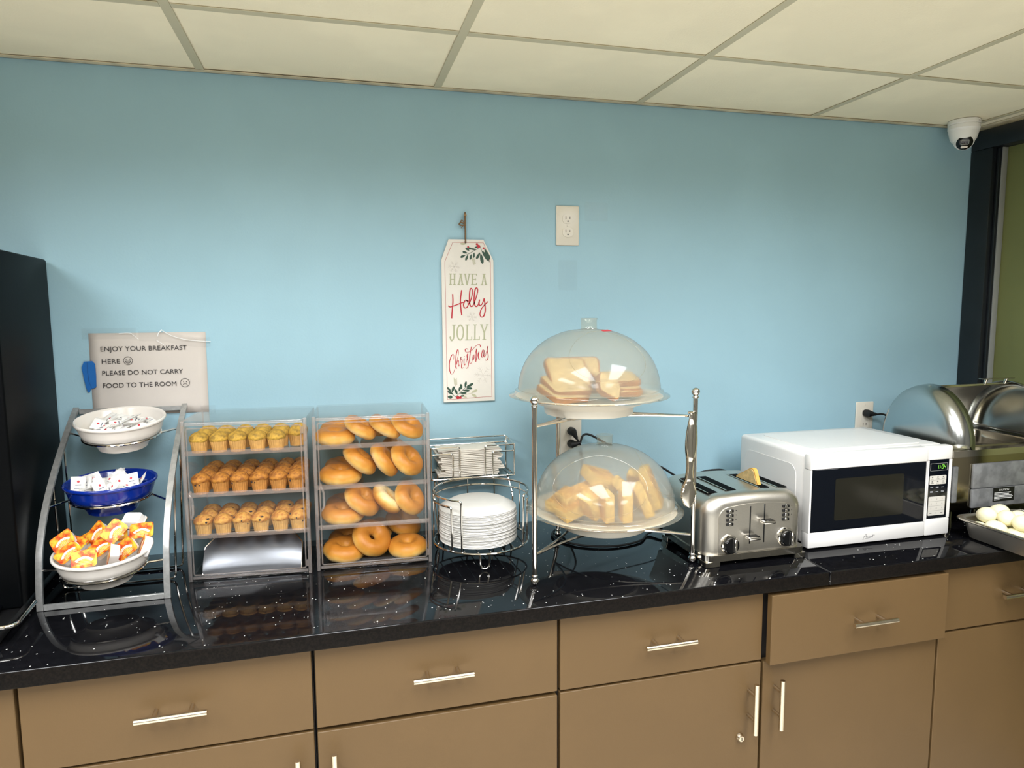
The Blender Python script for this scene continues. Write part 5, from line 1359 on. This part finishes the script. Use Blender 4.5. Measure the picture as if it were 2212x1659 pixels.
# electric base under the rim
m_base = mat('base_steel', 'a99f86', rough=0.16, metal=1.0); m_grey = mat('mottled_grey_steel', '9a9b9d', rough=0.5, metal=0.5, noise_=(30, 0.35), bump=(60, 0.2))  # front panels in uneven grey, varied by noise
MB().rbox(kx0+0.012, kx1-0.012, kyf+0.012, kyb-0.012, ZC+0.052, kz-0.0165, 0.003, 2).build('base_box', m_base, CF)
for i, (x0_, x1_, z0_, z1_) in enumerate(((kx0+0.001, kx0+0.032, 0.992, 1.100), (1.8705, kx1-0.02, 1.0285, 1.1030), (1.8705, kx1-0.02, 0.9700, 1.0275))):
    MB().rbox(x0_ + (0.012 if i == 0 else 0), x1_, kyf+0.003, kyf+0.0118, z0_, z1_, 0.003, 2).build('front_panel', m_grey, CF)
for x in (kx0+0.03, kx1-0.03):
    for y in (kyf+0.03, kyb-0.03): MB().tube([(x, y, ZC+0.001), (x, y, ZC+0.053)], [0.012, 0.010], 14).build('leg', MT['steel2'], CF)
lb = MB().box(1.9475, 2.0275, kyf+0.0020, kyf+0.0029, 0.9845, 1.0265).build('warning_label', MT['black'], CF, angle=0)
b = MB(); put_text(b, 'CAUTION', Matrix.Translation((1.968, kyf+0.0018, 1.0160)) @ Matrix.Rotation(PI/2, 4, 'X'), 0.038, 0.0060)
for i, w_ in enumerate((0.062, 0.055, 0.066, 0.070, 0.066, 0.020)): b.box(1.9520, 1.9520+w_, kyf+0.0016, kyf+0.0019, 1.0095-i*0.0042, 1.0115-i*0.0042)
b.build('lettering', mat('white_print', 'e8e8e4', rough=0.6), lb, angle=0)

# ================================================================== PAN OF EGGS
EP = thing('steam_pan', 'shallow steel pan of peeled eggs overhanging the worktop edge', 'pan', (1.88, -0.60, ZC))
ex0, ex1, ey0, ey1 = 1.762, 2.010, -0.880, -0.462
b = MB(); rows = []
for ins, z in ((0.0, 0.9655), (0.0, 0.9685), (0.003, 0.9695), (0.010, 0.9695), (0.014, 0.9670), (0.017, 0.945), (0.024, 0.9160), (0.034, 0.9125)):
    rows.append([(x, y, z) for x, y in rrect(ex0+ins, ex1-ins, ey0+ins, ey1-ins, max(0.03-ins*0.3, 0.012), 5)])
n = len(rows[0])
for r_ in rows: b.v += [Vector(p) for p in r_]
for k in range(len(rows)-1):
    for i in range(n): j = (i+1) % n; b.f.append([k*n+i, k*n+j, (k+1)*n+j, (k+1)*n+i]); b.mi.append(0)
b.f.append([(len(rows)-1)*n+i for i in range(n)]); b.mi.append(0)
o = b.build('pan', MT['steel'], EP, angle=40); sm = o.modifiers.new('thick', 'SOLIDIFY'); sm.thickness = 0.0014; sm.offset = -1
b = MB(); b.tube([(x, y, 0.9670) for x, y in rrect(ex0-0.001, ex1+0.001, ey0-0.001, ey1+0.001, 0.031, 5)], 0.0030, 8, closed=True); b.build('rolled_rim', MT['steel2'], EP)
m_egg = mat('egg_white', 'f3ecc8', rough=0.38, spec=0.4, sss=0.25)
ev = []
for i in range(13):
    t = PI*i/12; z = -math.cos(t)*0.0275; r_ = 0.0222*math.sin(t)*(1-0.10*math.cos(t)*-1)
    ev.append((max(r_, 0) if 0 < i < 12 else 0, z))
eg = MB().lathe(ev, 24); me_e = None; re_ = random.Random(9)
EG = [(1.803, -0.552, 0.9620, 'nearest the microwave at the left rim of the pan'), (1.825, -0.498, 0.9820, 'on top of the pile at the back left of the pan'), (1.866, -0.496, 0.9800, 'half hidden at the very back of the pan'),
      (1.856, -0.540, 0.9905, 'lying across the top of the pile in mid pan'), (1.818, -0.593, 0.9560, 'low against the left rim of the pan, second from the microwave'), (1.850, -0.588, 0.9600, 'wedged below the topmost egg of the pan'),
      (1.892, -0.578, 0.9850, 'on top of the pile at the right of the pan'), (1.906, -0.535, 0.9760, 'behind the rightmost upper egg of the pan'), (1.838, -0.636, 0.9530, 'at the left rim of the pan, third from the microwave'),
      (1.884, -0.632, 0.9580, 'low at the front right of the pan'), (1.928, -0.590, 0.9640, 'at the right side of the pan, cut by the picture edge'), (1.925, -0.640, 0.9560, 'at the front right corner of the pile in the pan'),
      (1.950, -0.540, 0.9560, 'at the back right of the pan'), (1.815, -0.515, 0.9400, 'at the bottom of the pan, back left'), (1.862, -0.515, 0.9380, 'at the bottom of the pan, back middle'), (1.908, -0.500, 0.9400, 'at the bottom of the pan, back right'),
      (1.835, -0.560, 0.9380, 'at the bottom of the pan under the topmost egg'), (1.885, -0.560, 0.9400, 'at the bottom of the pan under the upper right egg'), (1.860, -0.610, 0.9380, 'at the bottom of the pan, front middle'), (1.800, -0.500, 0.9420, 'in the back left corner of the pan')] + [(1.815+0.05*(k % 4), -0.690-0.052*(k//4), 0.9385+0.004*(k % 3), f'in the front half of the pan, {w}') for k, w in enumerate(('left of the first row', 'second in the first row', 'third in the first row', 'right of the first row', 'left of the second row', 'second in the second row', 'third in the second row', 'right of the second row'))]
EQ = [Vector(e[:3]) for e in EG]
for it in range(60):                    # let the eggs push each other apart inside the pan
    for i in range(len(EQ)):
        for j in range(i):
            d_ = EQ[i]-EQ[j]; l_ = max(d_.length, 1e-4)
            if l_ < 0.0455: q_ = d_*((0.0455-l_)/l_*0.5); EQ[i] += q_; EQ[j] -= q_
        e_ = EQ[i]; e_.x = max(ex0+0.046, min(ex1-0.046, e_.x)); e_.y = max(ey0+0.05, min(ey1-0.046, e_.y)); e_.z = max(0.9385, e_.z-0.0003)
for i, (x, y, z, w_) in enumerate(EG):
    x, y, z = EQ[i]
    if me_e is None: o = eg.build('peeled_egg', m_egg, angle=80); me_e = o.data
    else: o = bpy.data.objects.new('peeled_egg', me_e); COL.objects.link(o)
    o.location = (x, y, z); o.rotation_euler = (PI/2+re_.uniform(-0.35, 0.35), re_.uniform(-0.3, 0.3), re_.uniform(0, 6.28))
    tag(o, 'peeled white egg ' + w_, 'egg', 'peeled eggs in the pan')

# ================================================================== SECURITY CAMERA
CC = thing('security_camera', 'white dome security camera on the ceiling beside the dark door frame', 'security camera', (2.128, -0.082, H))
b = MB().lathe([(0.0465, H+0.002), (0.0475, H-0.003), (0.0475, H-0.010), (0.0450, H-0.0125), (0.0470, H-0.014), (0.0470, H-0.026), (0.0455, H-0.0275), (0.0440, H-0.036), (0.0385, H-0.058), (0.0330, H-0.066), (0, H-0.066)], 40, T=at((2.128, -0.082, 0))); b.build('housing', MT['white'], CC, angle=35)
d_ = (Vector((0.0626, -1.982, 1.5639))-Vector((2.128, -0.082, H-0.066))); d_ = Vector((-0.50, -0.62, -0.60)).normalized()
Rm = d_.to_track_quat('Z', 'Y').to_matrix().to_4x4(); c0 = Vector((2.126, -0.086, H-0.060))
T = Matrix.Translation(c0) @ Rm
ball = MB().lathe([(0, -0.030)]+[(0.0325*math.cos(math.radians(a)), 0.0325*math.sin(math.radians(a))) for a in range(-60, 40, 10)]+[(0.0265, 0.0215), (0.0245, 0.0225)], 36, T=T).build('eyeball', MT['white'], CC, angle=50)
MB().lathe([(0.0248, 0.0215), (0.0240, 0.0240), (0.0150, 0.0275), (0, 0.0285)], 32, T=T).build('lens_cover', MT['blackgloss'], ball, angle=60)
b = MB(); b.tube([T @ Vector((x, y+0.004, 0.0290)) for x, y in rrect(-0.011, 0.011, -0.007, 0.007, 0.002, 2)], 0.0012, 6, closed=True); b.build('lens_frame', MT['silver'], ball)
b = MB().prism(rrect(-0.010, 0.010, -0.016, -0.009, 0.003, 3), 0.0272, 0.0282, lambda a, b, d: (a, b, d), T=T); b.build('lamp_window', MT['ceramic'], ball, angle=0)
MB().lathe([(0.0016, 0), (0.0016, 0.0006), (0, 0.0006)], 8, T=at((2.138, -0.1285, H-0.006), (PI/2, 0, 0.2))).build('screw_hole', MT['black'], CC)
